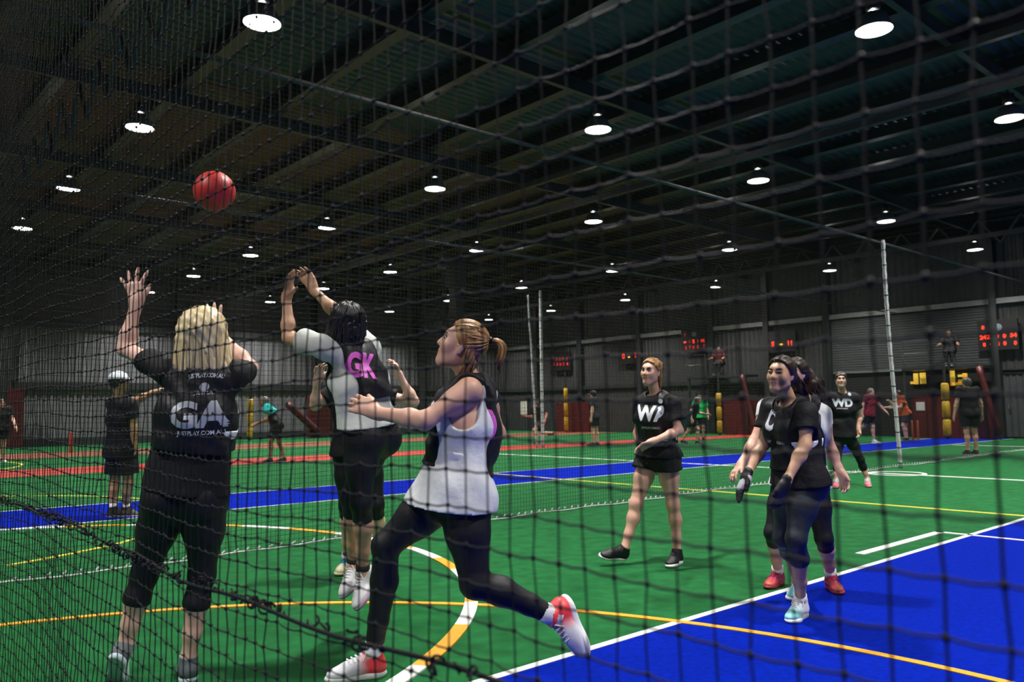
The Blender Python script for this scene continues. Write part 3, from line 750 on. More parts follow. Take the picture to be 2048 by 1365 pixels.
# ---- canonical shoe (heel at the origin, toe along +x, ankle joint above (.06, 0, .1))
def shoe_meshes():
    I3 = np.eye(3); h = .0045
    P = [('e', np.array([.045, 0, .045]), I3, (.046, .034, .042), .03), ('c', np.array([.05, 0, .05]), np.array([.19, 0, .037]), .038, .034, .03), ('e', np.array([.215, 0, .034]), I3, (.058, .043, .030), .03),
         ('c', np.array([.05, 0, .06]), np.array([.058, 0, .125]), .043, .043, .02), ('c', np.array([.075, 0, .088]), np.array([.175, 0, .058]), .030, .027, .025), ('e', np.array([.17, .012, .035]), I3, (.06, .036, .028), .02)]
    lo, hi = bounds(P, .02); f = Field(lo, hi, h)
    for p in P: f.prim(p)
    f.plane(np.array([0, 0, .022]), (0, 0, -1)); f.plane(np.array([.05, 0, .122]), (-.18, 0, .98))
    up = f.mesh()
    Q = [('e', np.array([.05, 0, .016]), I3, (.055, .04, .026), .03), ('c', np.array([.06, 0, .014]), np.array([.2, .006, .014]), .034, .038, .03), ('e', np.array([.215, .004, .018]), I3, (.066, .047, .022), .03)]
    lo, hi = bounds(Q, .02); f = Field(lo, hi, h)
    for p in Q: f.prim(p)
    f.plane(np.array([0, 0, .001]), (0, 0, -1)); f.plane(np.array([0, 0, .031]), (0, 0, 1))
    so = f.mesh()
    mb = MB()
    for k in range(5):
        x = .098 + k*.019; z = .1135 - k*.0062
        mb.tube([(x-.006, -.026, z-.012), (x, -.012, z+.003), (x+.004, .012, z+.003), (x-.004, .026, z-.012)], .0035, 5)
    for s in (-1, 1): mb.tube([(.1, 0, .115), (.095, s*.02, .122), (.105, s*.034, .108), (.115, s*.037, .088)], .003, 5)
    return up, so, (np.concatenate(mb.v), mb.f)
SHOE = shoe_meshes(); SHOE_ME = {}
def shoe(parent, ankle, fwd, up, sc, mu, ms, ml, label=None, side=1):
    f = unit(fwd); u = np.asarray(up, float); u = unit(u - f*(u @ f)); s = np.cross(u, f)
    def me(kind, dat, m):
        k = (kind, m.name)
        if k not in SHOE_ME:
            o = mesh_obj(kind, dat[0], dat[1], m, None, kind != 'laces'); SHOE_ME[k] = o.data; bpy.data.objects.remove(o, do_unlink=True)
        return SHOE_ME[k]
    M4 = Matrix([[f[i]*sc, s[i]*sc*side, u[i]*sc, 0] for i in range(3)] + [[0, 0, 0, 1]])
    o3 = np.asarray(ankle) - sc*(.06*f + .1*u)
    for i in range(3): M4[i][3] = o3[i]
    root = None
    for kind, dat, m in (('shoe', SHOE[0], mu), ('sole', SHOE[1], ms), ('laces', SHOE[2], ml)):
        o = bpy.data.objects.new(kind, me(kind, dat, m)); COL.objects.link(o)
        if root is None:
            o.parent = parent; o.matrix_parent_inverse = parent.matrix_world.inverted(); o.matrix_basis = M4; root = o
            if label: o['label'] = label
        else: o.parent = root
    return root

# ---- hand primitives
def hand_prims(W, dirv, nrm, k, side, splay=.16, curl=.25, thumb=.7, spread=1.0):
    """dirv: wrist to fingers; nrm: palm normal; side +1: thumb along cross(dirv, nrm)"""
    d = unit(dirv); n = unit(nrm - d*(nrm @ d)); t = np.cross(d, n)*side
    kn = W + d*.088*k
    P = [('t', W + d*.012*k, kn, t, .026*k, .017*k, .040*k, .014*k, .02), ('c', W - d*.02*k, W + d*.02*k, .025*k, .024*k, .02)]
    P.append(('c', W + d*.02*k + t*.02*k + n*.006*k, W + d*.06*k + t*.032*k + n*.008*k, .017*k, .015*k, .02))
    for i, (off, L) in enumerate(((.030, .072), (.010, .080), (-.010, .074), (-.029, .058))):
        ang = splay*(1.5 - i)*.66; b = kn + t*off*k - d*(.006 if i in (0, 3) else 0)*k
        fd = unit(d*math.cos(ang) + t*math.sin(ang)); c = 0.0; p = b
        for sgi, (fr, r0, r1) in enumerate(((.44, .0098, .0088), (.31, .0088, .0080), (.25, .0080, .0066))):
            c += curl*(.7 if sgi == 0 else 1.0)
            q = p + (fd*math.cos(c) + n*math.sin(c))*L*fr*k
            P.append(('c', p, q, r0*k, r1*k, .006)); p = q
    tb = W + d*.022*k + t*.024*k; td = unit(d*math.cos(thumb) + t*math.sin(thumb) + n*.25)
    q = tb + td*.042*k; P.append(('c', tb, q, .0135*k, .0115*k, .012)); td2 = unit(td + d*.35); r = q + td2*.032*k
    P.append(('c', q, r, .0112*k, .0085*k, .006))
    return P

def head_prims(H, F, U, k, ears=True, male=False):
    g = 1.0 if male else .86; fx = .060 if male else .056; jx = .052 if male else .045
    F = unit(F); U = unit(U - F*(U @ F)); Rr = np.cross(F, U); A = np.array([Rr, F, U])
    def q(x, f, u): return H + (Rr*x + F*f + U*u)*k
    P = [('e', q(0, -.012, .030), A, (.074*k, .094*k, .083*k), .02), ('e', q(0, .028, -.028), A, (fx*k, .064*k, .084*k), .03),
         ('c', q(0, .070, -.096), q(0, .066, -.09), .026*k*g, .028*k*g, .03), ('c', q(.02, .068, .032), q(-.02, .068, .032), .025*k*(.5+.5*g), .025*k*(.5+.5*g), .02),
         ('c', q(0, .090, .014), q(0, .107, -.022), .0085*k, .0115*k, .010), ('c', q(.010, .095, -.027), q(-.010, .095, -.027), .0085*k, .0085*k, .008),
         ('c', q(.014, .088, -.054), q(-.014, .088, -.054), .009*k, .009*k, .012), ('c', q(.012, .086, -.067), q(-.012, .086, -.067), .0095*k, .0095*k, .010)]
    for s in (-1, 1):
        P += [('c', q(s*.012, .062, -.098), q(s*jx, .004, -.058), .022*k*g, .022*k*g, .03), ('e', q(s*.036, .058, -.024), A, (.028*k, .028*k, .030*k), .03)]
        if ears: P += [('e', q(s*.073, -.006, -.008), np.array([unit(Rr + F*.4*s), unit(F - Rr*.4*s), U]), (.009*k, .019*k, .032*k), .006), ('c', q(s*.068, .0, -.03), q(s*.071, -.002, -.036), .008*k, .007*k, .006)]
    carve = [('e', q(s*.032, .094, .014), A, (.018*k, .014*k, .011*k), .014) for s in (-1, 1)] + [('c', q(.02, .101, -.0605), q(-.02, .101, -.0605), .0035*k, .0035*k, .004)]
    return P, carve, q, A

# ---- hair
def lock_mesh(name, paths, m, parent, r0=.006):
    mb = MB()
    for p in paths:
        n = len(p); t = np.linspace(0, 1, n); mb.tube(p, r0*random.uniform(.7, 1.25)*(.35 + 1.3*np.sqrt(np.maximum(t*(1.08 - t), 0))), 5)
    return mb.build(name, m, parent, True)
def hair_cap(q, A, k, h, m, parent, infl=0.0, nape=-.075, front=.070, extra=(), fold=.0014):
    P = [('e', q(0, -.014, .034), A, (.081*k, .101*k, .090*k), .02), ('e', q(0, -.05, -.02), A, (.062*k, .05*k, .06*k), .03)] + list(extra)
    lo, hi = bounds(P, .03); f = Field(lo, hi, h)
    for p in P[:2]: f.prim(p, infl)
    f.plane(q(0, front, .075), A[1]*.85 - A[2]*.53)
    f.plane(q(0, 0, nape), -A[2])
    for p in P[2:]: f.prim(p)
    if fold: f.fold(fold, 170, 3)
    return sdf_obj('hair', f, m, parent)
def head_dir(A, az, el):     # azimuth from the front (towards her right), elevation
    return A[1]*math.cos(el)*math.cos(az) + A[0]*math.cos(el)*math.sin(az) + A[2]*math.sin(el)
def sweep_paths(q, A, k, starts, end, n=9, rad=(.084, .104, .093), jit=.05):
    out = []
    for (az, el) in starts:
        s = head_dir(A, az, el); e = unit(end + rng.normal(0, jit, 3)); P = []
        for t in np.linspace(0, 1, n):
            v = unit(s*(1-t) + e*t + .22*math.sin(t*math.pi)*A[2]*0)
            L = [v @ A[0], v @ A[1], v @ A[2]]; r = 1/math.sqrt((L[0]/rad[0])**2 + (L[1]/rad[1])**2 + (L[2]/rad[2])**2)
            P.append(q(0, -.014, .034) + v*r*k*(1 + .02*math.sin(9*t + az*7)))
        out.append(np.array(P))
    return out

def person(label, d, S, J, face, skin_m, clothes, hands=None, feet=None, hair=None, headup=(0, 1, 0), h=.006, build=1.0, male=False,
           prints=(), shoes=None, eyes=False, head_k=None, group=None, extra=None, sock=None):
    k = S/1.70; kb = k*build
    def R3(s):
        if s[0] == 'g': return ground(s[1], s[2], .095*k)
        if s[0] == 'w': return np.asarray(s[1:], float)
        return px(s[0], s[1], d + s[2])
    j = {n: R3(s) for n, s in J.items()}
    pel = (j['hipL'] + j['hipR'])/2; up = unit(j['neck'] - pel); T = np.linalg.norm(j['neck'] - pel)
    rh = unit(j['hipR'] - j['hipL']); rs = unit(j['shR'] - j['shL']); rh = unit(rh - up*(rh @ up)); rs = unit(rs - up*(rs @ up))
    fh = np.cross(up, rh); fs = np.cross(up, rs); rm = unit(rh + rs)
    zmin = min(j['anL'][2], j['anR'][2])
    root = empty('person', (pel[0], pel[1], max(0, zmin - .095*k)))
    tag(root, label, 'person', group)
    U = up*T
    wid = 1.12 if male else 1.0; hipw = .9 if male else 1.0
    torso = [('t', pel - up*.02*k, pel + U*.24, rh, .160*kb*hipw, .112*kb, .126*kb*wid, .092*kb, .05), ('t', pel + U*.24, pel + U*.60, rm, .126*kb*wid, .092*kb, .148*kb*wid, .108*kb, .05),
             ('t', pel + U*.58, pel + U*.84, rs, .148*kb*wid, .106*kb, .120*kb*wid, .082*kb, .05)]
    for s in 'LR':
        torso += [('c', j['sh'+s], j['neck'] - up*.045*k, .043*kb, .050*kb, .05)]
    if not male:
        for s in (-1, 1): torso.append(('e', pel + U*.66 + rs*s*.068*kb + fs*.072*kb, np.array([rs, fs, up]), (.058*kb, .055*kb, .060*kb), .04))
    buttocks = [('e', j['hip'+s] - fh*.050*kb - up*.035*k, np.array([rh, fh, up]), (.078*kb, .082*kb, .090*kb), .05) for s in 'LR']
    legs = {}; arms = {}
    for s in 'LR':
        hp, kn, an = j['hip'+s], j['kn'+s], j['an'+s]
        sh_d = unit(an - kn); th_d = unit(kn - hp); bk = th_d - sh_d; back = bk if np.linalg.norm(bk) > .25 else None
        hinge = unit(rh); bdir = np.cross(hinge, sh_d); bdir = unit(bdir if bdir @ fh < 0 else -bdir)
        m1 = hp + (kn-hp)*.45; m2 = kn + (an-kn)*.32
        legs[s] = dict(thigh=[('c', hp, m1, .088*kb, .079*kb, .05), ('c', m1, kn, .078*kb, .051*kb, .04), ('e', kn, np.eye(3), (.049*kb,)*3, .03)],
                       shin=[(kn, m2 + bdir*.012*k, .048*kb, .052*kb), (m2 + bdir*.012*k, kn + (an-kn)*.68 + bdir*.006*k, .052*kb, .037*kb), (kn + (an-kn)*.68 + bdir*.006*k, an, .037*kb, .033*kb)])
        a, e, w = j['sh'+s], j['el'+s], j['wr'+s]; am = .9 if not male else 1.05
        arms[s] = [('c', a, a + (e-a)*.35, .052*kb*am, .047*kb*am, .04), ('c', a + (e-a)*.3, e, .047*kb*am, .037*kb*am, .03), ('c', e, e + (w-e)*.3, .038*kb*am, .040*kb*am, .03), ('c', e + (w-e)*.3, w, .040*kb*am, .0255*kb*am, .03)]
    hk = head_k or k*(.93 if male else .88)
    F = camvec(*face); Uh = camvec(*headup)
    hp_, carve, q, A = head_prims(j['head'], F, Uh, hk, True, male)
    neckp = [('c', j['neck'] - up*.03*k, q(0, -.018, -.06), .052*kb*(1.1 if male else .95), .050*kb*(1.1 if male else .92), .03)]
    P = torso + buttocks + neckp + hp_
    for s in 'LR':
        P += legs[s]['thigh'] + [('c', a, b, ra, rb, .03) for a, b, ra, rb in legs[s]['shin']] + arms[s]
        hd = (hands or {}).get(s)
        if hd:
            tip = R3(hd['tip']); dv = tip - j['wr'+s]
        else: hd = {}; dv = j['wr'+s] - j['el'+s]
        nrm = camvec(*hd.get('n', (0, 0, -1))) if 'n' in hd else unit(pel - j['wr'+s])
        hp2 = hand_prims(j['wr'+s], dv, nrm, k*hd.get('k', 1.0), -1 if s == 'L' else 1, hd.get('splay', .14), hd.get('curl', .3), hd.get('thumb', .6))
        P += hp2; j['hand'+s] = hp2
    # feet directions
    fd = {}
    for s in 'LR':
        sp = (feet or {}).get(s); an = j['an'+s]
        if sp is None: fv = fh.copy(); fv[2] = 0; uv = np.array([0, 0, 1.])
        else:
            toe = R3(sp['toe']); fv = toe - an
            if sp.get('flat', True): fv[2] = 0; uv = np.array([0, 0, 1.])
            else:
                uv = camvec(*sp['up']) if 'up' in sp else j['kn'+s] - an
        fd[s] = (unit(fv), uv)
        P.append(('c', an, an + unit(fv)*.09*k - unit(uv)*.055*k, .033*kb, .022*kb, .03))
    lo, hi = bounds(P, .03); f = Field(lo, hi, h)
    for p in P: f.prim(p)
    for p in carve: f.prim(p, 0, True)
    body = sdf_obj('body', f, skin_m, root)
    # clothes
    made = {}
    for ci, (kind, m, o) in enumerate(clothes):
        hc = max(h, .007); flats = []
        if kind == 'tee':
            inf = o.get('loose', .014)*k; hem = pel + up*o.get('hem', -.04)*k
            G = list(torso) + [('t', hem - up*.02, pel + U*.3, rh, (.158*hipw)*kb + o.get('flare', .012), .118*kb + o.get('flare', .012), .132*kb*wid, .1*kb, .05)] + (buttocks + [('c', j['hip'+s], j['hip'+s] + (j['kn'+s]-j['hip'+s])*.3, .090*kb, .084*kb, .05) for s in 'LR'] if o.get('hem', -.04) < .005 else [])
            for s in 'LR':
                a, e = j['sh'+s], j['el'+s]; fr = o.get('sleeve', .5)
                if fr > 0: G.append(('cf', a + (e-a)*.0, a + (e-a)*fr, (.044 if not male else .05)*kb, (.042 if not male else .048)*kb + o.get('cuff', .006), .035))
            lo, hi = bounds(G, .03 + inf); f = Field(lo, hi, hc)
            for p in G: f.prim(p, inf)
            if o.get('fold', .004): f.fold(o.get('fold', .004)*1.35, o.get('ff', 34), ci + int(S*1000) % 17)
            f.plane(hem, -unit(up + fh*o.get('slant', 0) + rh*o.get('rslant', 0)))
            f.prim(('c', j['neck'] - up*.02*k + fs*.012, q(0, -.015, -.03), (.056 + o.get('neck', .008))*kb, .075*kb, .006), 0, True)
            if o.get('tank'):
                for s in 'LR':
                    sg = 1 if s == 'R' else -1; f.prim(('c', j['sh'+s] + rs*sg*.05*k + up*.02*k, j['sh'+s] + rs*sg*.03*k - up*.10*k, .092*kb, .062*kb, .01), 0, True)
            nm = 'shirt'
        elif kind == 'bib':
            inf = o.get('loose', .024)*k; hem = pel + up*o.get('hem', .04)*k; top = j['neck']
            G = list(torso) + [('t', hem - up*.02, pel + U*.3, rh, .150*kb*hipw + .01, .112*kb + .01, .13*kb*wid, .1*kb, .05)]
            lo, hi = bounds(G, .03 + inf); f = Field(lo, hi, hc)
            for p in G: f.prim(p, inf)
            f.fold(o.get('fold', .004)*1.4, o.get('ff', 30), ci + 3)
            f.plane(hem, -unit(up + fh*o.get('slant', 0)))
            w = o.get('w', .125)*kb
            f.plane(pel + rm*w, rm); f.plane(pel - rm*w, -rm)
            for s in 'LR':
                sg = 1 if s == 'R' else -1
                f.prim(('c', j['sh'+s] + rs*sg*.045*k + up*.02*k, j['sh'+s] + rs*sg*.02*k - up*.12*k, .085*kb, .06*kb, .01), 0, True)
            f.prim(('c', j['neck'] - up*.025*k + fs*.03, q(0, -.01, -.03), (.062 + o.get('neck', .01))*kb, .08*kb, .008), 0, True)
            nm = 'bib'
        elif kind in ('leggings', 'shorts'):
            G = [torso[0]] + buttocks; inf = o.get('loose', .006 if kind == 'leggings' else .016)*k
            for s in 'LR':
                if kind == 'leggings':
                    G += legs[s]['thigh']; c = o.get('cut', .35); 
                    if isinstance(c, dict): c = c[s]
                    segs = legs[s]['shin']; fr = [0, .32, .68, 1.0]
                    for i in range(3):
                        a, b, ra, rb = segs[i]
                        if c >= fr[i+1] - 1e-6: G.append(('c', a, b, ra, rb, .02))
                        elif c > fr[i]:
                            t = (c - fr[i])/(fr[i+1] - fr[i]); G.append(('cf', a, a + (b-a)*t, ra, ra + (rb-ra)*t, .02))
                            if i == 0: pass
                else:
                    c = o.get('cut', .45); hp, kn = j['hip'+s], j['kn'+s]
                    G.append(('cf', hp + rh*(.012 if s == 'R' else -.012), hp + rh*(.012 if s == 'R' else -.012) + (kn-hp)*c, .088*kb, .080*kb + o.get('flare', .012)*.6, .016))
            lo, hi = bounds(G, .03 + inf); f = Field(lo, hi, hc)
            for p in G: f.prim(p, inf)
            if kind == 'shorts' or o.get('fold'): f.fold(o.get('fold', .004), 38, ci + 5)
            f.plane(pel + up*o.get('waist', .10)*k, up)
            if kind == 'leggings' and isinstance(o.get('cut', .35), (int, float)) and o.get('cut', .35) <= .32:
                pass
            nm = kind
        elif kind == 'glove':
            s = o['side']; G = j['hand'+s]; lo, hi = bounds(G, .02); f = Field(lo, hi, .005)
            for p in G: f.prim(p, .0035)
            nm = 'glove'
            if o.get('panel'):
                f2 = Field(lo, hi, .005); f2.prim(G[0], .0075); f2.prim(G[2], .006); sdf_obj('glove_panel', f2, o['panel'], root)
        elif kind == 'strap':
            z = pel + up*o.get('at', .13)*k; sg = o.get('sides', (-1, 1)); mb = MB()
            tt = o.get('hh', .022)*k
            G = list(torso); inf = o.get('inf', .022)*k; lo, hi = bounds(G, .06)
            for sg in (-1, 1):
                f = Field(lo, hi, hc)
                for p in G: f.prim(p, inf)
                f.plane(z + up*tt, up); f.plane(z - up*tt, -up); f.plane(pel + rm*sg*o.get('w', .11)*kb, -rm*sg)
                sdf_obj('waist_strap', f, m, root)
            continue
        ob = sdf_obj(nm, f, m, root)
        made[nm] = ob
        if ob is not None and o.get('label'): ob['label'] = o['label']
    # socks and shoes
    for s in 'LR':
        an = j['an'+s]; fv, uv = fd[s]
        if sock is not None:
            shd = unit(j['kn'+s] - an); MB().tube([an - shd*.03*k, an + shd*.02*k, an + shd*.055*k], [.040*kb, .0405*kb, .0415*kb], 16).build('sock', sock, root, True)
        if shoes: shoe(root, an, fv, uv, k*.95*shoes.get('sc', 1.0), shoes['u'], shoes['s'], shoes.get('l', LACEW), side=1 if s == 'L' else -1)
    # face details
    if eyes:
        for s in (-1, 1):
            c = q(s*.032, .0785, .0140)
            mb = MB(); a = np.linspace(-math.pi/2, math.pi/2, 9); mb.lathe([(max(.0003, .0118*hk*math.cos(t)), .0118*hk*math.sin(t)) for t in a], 14, c, cap=False)
            e = mb.build('eye', EYEW, root, True)
            lk = unit(A[1] - A[2]*.12); p0 = c + lk*.0078*hk
            MB().tube([p0, p0 + lk*.0045*hk], [.0066*hk, .0056*hk], 10).build('iris', IRIS, e, True)
            b = [q(s*(.016 + .034*t), .0935 - .014*t*t, .031 + .006*math.sin(t*2.6)) for t in np.linspace(0, 1, 6)]
            MB().tube(b, np.array([.0026, .0038, .0038, .0034, .0028, .0014])*hk, 6).build('eyebrow', hair['m'] if hair and hair['m'] not in (H_GINGER,) else BROWM, root, True)
            l = [q(s*(.016 + .032*t), .0895 - .012*t*t, (.0155 if eyes == 'down' else .0195) + .004*math.sin(t*3.1)) for t in np.linspace(0, 1, 6)]
            MB().tube(l, (.0062 if eyes == 'down' else .0036)*hk, 6).build('eyelid', skin_m if eyes == 'down' else BROWM, root, True)
        G = [('c', q(.017, .0905, -.055), q(-.017, .0905, -.055), .0085*hk, .0085*hk, .004), ('c', q(.014, .0885, -.066), q(-.014, .0885, -.066), .009*hk, .009*hk, .004)]
        lo, hi = bounds(G, .01); f = Field(lo, hi, .0035)
        for p in G: f.prim(p)
        f.prim(('c', q(.024, .1015, -.0605), q(-.024, .1015, -.0605), .0034*hk, .0034*hk, .003), 0, True)
        sdf_obj('lips', f, LIPM, root)
    # hair
    if hair:
        st = hair['style']; m = hair['m']; hh = max(h, .006)
        if st == 'bob':
            top = q(0, -.01, .05); bot = q(0, -.035, -.13); P = [('e', q(0, -.014, .034), A, (.098*hk, .112*hk, .098*hk), .03), ('t', q(0, -.03, -.12), q(0, -.02, .05), A[0], .138*hk, .112*hk, .105*hk, .110*hk, .05)]
            lo, hi = bounds(P, .03); f = Field(lo, hi, hh)
            for p in P: f.prim(p)
            f.plane(q(0, .045, .0), unit(A[1] - A[2]*.15)); f.plane(q(0, -.03, -.150), -unit(A[2] - A[0]*.12)); f.fold(.004, 120, 9)
            ho = sdf_obj('hair', f, m, root); paths = []
            for i in range(210):
                az = rng.uniform(1.0, 2*math.pi - 1.0); P = []; w = rng.uniform(.97, 1.04); ln = rng.uniform(.93, 1.06)
                for t in np.linspace(.05, 1, 12):
                    if t < .4: el = math.pi/2*(1 - t/.4); v = head_dir(A, az, el); r = 1/math.sqrt(((v@A[0])/.102)**2 + ((v@A[1])/.114)**2 + ((v@A[2])/.102)**2); P.append(q(0, -.014, .034) + v*r*w*hk)
                    else:
                        u = (t - .4)/.6*ln; x = math.sin(az)*(.102 + .038*u - .012*max(0, u-.85)*5); y = math.cos(az)*(.114 + .004*u)
                        P.append(q(x*w, -.014 + y*w - .012*u, .034 - .185*u))
                paths.append(np.array(P))
            lock_mesh('hair_locks', paths, m, ho, .0075)
        elif st in ('updo', 'bun'):
            end = unit(-A[1]*.93 + A[2]*.30)
            ho = hair_cap(q, A, hk, hh, m, root, .004, front=.054)
            starts = [(az, el) for az in np.linspace(-1.75, 1.75, 30) for el in ((.62 - .42*abs(az)/1.75),)] + [(rng.uniform(-2.4, 2.4), rng.uniform(-.5, 1.2)) for _ in range(70)]
            starts = [s for s in starts if abs(s[0]) > 1.1 or s[1] > .45]
            paths = sweep_paths(q, A, hk, starts, end)
            tie = q(0, -.118, .068)
            for i in range(46 if st == 'updo' else 40):                  # curled tail
                a = rng.uniform(0, 6.28); rr = rng.uniform(.004, .024); L = hair.get('tail', .11)*rng.uniform(.7, 1.1); P = []
                for t in np.linspace(0, 1, 9):
                    P.append(tie + hk*(-A[1]*(L*.75*math.sin(min(1, t*1.1)*1.7)) + A[2]*(.02*math.sin(t*3) - L*.95*t*t) + A[0]*(rr*math.cos(a)*(.5 + t)) + A[2]*rr*math.sin(a)*(.6 + .6*t)))
                paths.append(np.array(P))
            if hair.get('low'):
                for i in range(70):                                      # loose hair at the nape
                    a = rng.uniform(-1.5, 1.5); u0 = rng.uniform(-.05, .03); P = []
                    for t in np.linspace(0, 1, 8):
                        P.append(q(.074*math.sin(a)*(1 + .1*math.sin(t*6 + i)), -.03 - .07*math.cos(a)*(1 - .15*t), u0 - (.11*rng.uniform(.95, 1.05))*t + .006*math.sin(t*9 + i)))
                    paths.append(np.array(P))
            lock_mesh('hair_locks', paths, m, ho, .0055)
            MB().tube([tie + A[1]*.008, tie - A[1]*.008], .019*hk, 12).build('hair_tie', BIBM, ho, True)
        elif st == 'long':
            dv = unit(camvec(*hair.get('dir', (.3, -1, 0)))); L = hair.get('tail', .30); tie = q(0, -.108, .03); w_ = hair.get('w', .035)
            ho = hair_cap(q, A, hk, hh, m, root, .007, front=.052, extra=[('c', tie - A[1]*.02 + dv*.03, tie - A[1]*.03*hk + dv*L*.55*hk, w_*.9, w_*1.05, .02), ('c', tie - A[1]*.03*hk + dv*L*.5*hk, tie - A[1]*.03*hk + dv*L*.9*hk, w_, w_*.4, .02)])
            end = unit(-A[1]*.95 + A[2]*.1); starts = [(rng.uniform(-2.5, 2.5), rng.uniform(-.3, 1.3)) for _ in range(90)]; starts = [s for s in starts if abs(s[0]) > 1.15 or s[1] > .5]
            paths = sweep_paths(q, A, hk, starts, end); pass
            for i in range(150):
                a = rng.uniform(0, 6.28); rr = rng.uniform(.003, hair.get('w', .035)); l = L*rng.uniform(.7, 1.05); o1 = (A[0]*math.cos(a) + A[1]*math.sin(a))*rr; P = []
                for t in np.linspace(0, 1, 10): P.append(tie + hk*(-A[1]*.035*math.sin(min(1, t*2)*1.57) + dv*l*t + o1*(.4 + 1.1*math.sin(t*2.4)) + A[0]*.008*math.sin(t*7 + i)))
                paths.append(np.array(P))
            lock_mesh('hair_locks', paths, m, ho, .006)
        elif st == 'loose':
            P = [('e', q(0, -.03, .03), A, (.105*hk, .115*hk, .10*hk), .03), ('e', q(0, -.075, -.045), A, (.095*hk, .07*hk, .11*hk), .05)]
            ho = hair_cap(q, A, hk, hh, m, root, .016, nape=-.12, front=.07, extra=P[1:], fold=.006)
            paths = []
            for i in range(150):
                az = rng.uniform(1.0, 2*math.pi - 1.0); P = []; w = rng.uniform(.98, 1.10); ln = rng.uniform(.7, 1.15); ph = rng.uniform(0, 6)
                for t in np.linspace(.05, 1, 11):
                    if t < .45: el = math.pi/2*(1 - t/.45)*.95; v = head_dir(A, az, el); r = 1/math.sqrt(((v@A[0])/.098)**2 + ((v@A[1])/.118)**2 + ((v@A[2])/.104)**2); P.append(q(0, -.014, .034) + v*r*w*hk)
                    else:
                        u = (t - .45)/.55*ln; P.append(q(math.sin(az)*.098*w*(1 - .12*u) + .012*math.sin(u*5 + ph), -.014 + math.cos(az)*.118*w*(1 + .1*u), .034 - .17*u + .01*math.sin(u*6 + ph)))
                paths.append(np.array(P))
            lock_mesh('hair_locks', paths, m, ho, .0065)
        elif st == 'short': hair_cap(q, A, hk, hh, m, root, .010, nape=-.055, front=.086, fold=.003)
        if hair.get('cap'):
            cm = hair['cap']; P = [('e', q(0, -.012, .036), A, (.102*hk, .122*hk, .106*hk), .02)]
            lo, hi = bounds(P, .02); f = Field(lo, hi, hh)
            for p in P: f.prim(p)
            f.plane(q(0, 0, .042), -A[2]); co = sdf_obj('cap', f, cm, root)
            n = 12; V = []; 
            for t in np.linspace(-1.05, 1.05, n):
                V += [q(.098*math.sin(t), -.012 + .118*math.cos(t), .048), q(.088*math.sin(t), -.005 + .118*math.cos(t) + .075*math.cos(t*.9), .038)]
            V = np.array(V); V2 = np.concatenate([V, V - A[2]*.006])
            fc = [(2*i, 2*i+1, 2*i+3, 2*i+2) for i in range(n-1)] + [(2*n+2*i, 2*n+2*i+2, 2*n+2*i+3, 2*n+2*i+1) for i in range(n-1)] + [(2*i+1, 2*n+2*i+1, 2*n+2*i+3, 2*i+3) for i in range(n-1)] + [(2*i, 2*i+2, 2*n+2*i+2, 2*n+2*i) for i in range(n-1)]
            mesh_obj('cap_brim', V2, fc, cm, co, True)
    for pr in prints: print_on(made[pr['on']], root, d, pr)
    if extra: extra(root, j, dict(pel=pel, up=up, rh=rh, rs=rs, fh=fh, fs=fs, q=q, A=A, made=made, k=k))
    return root

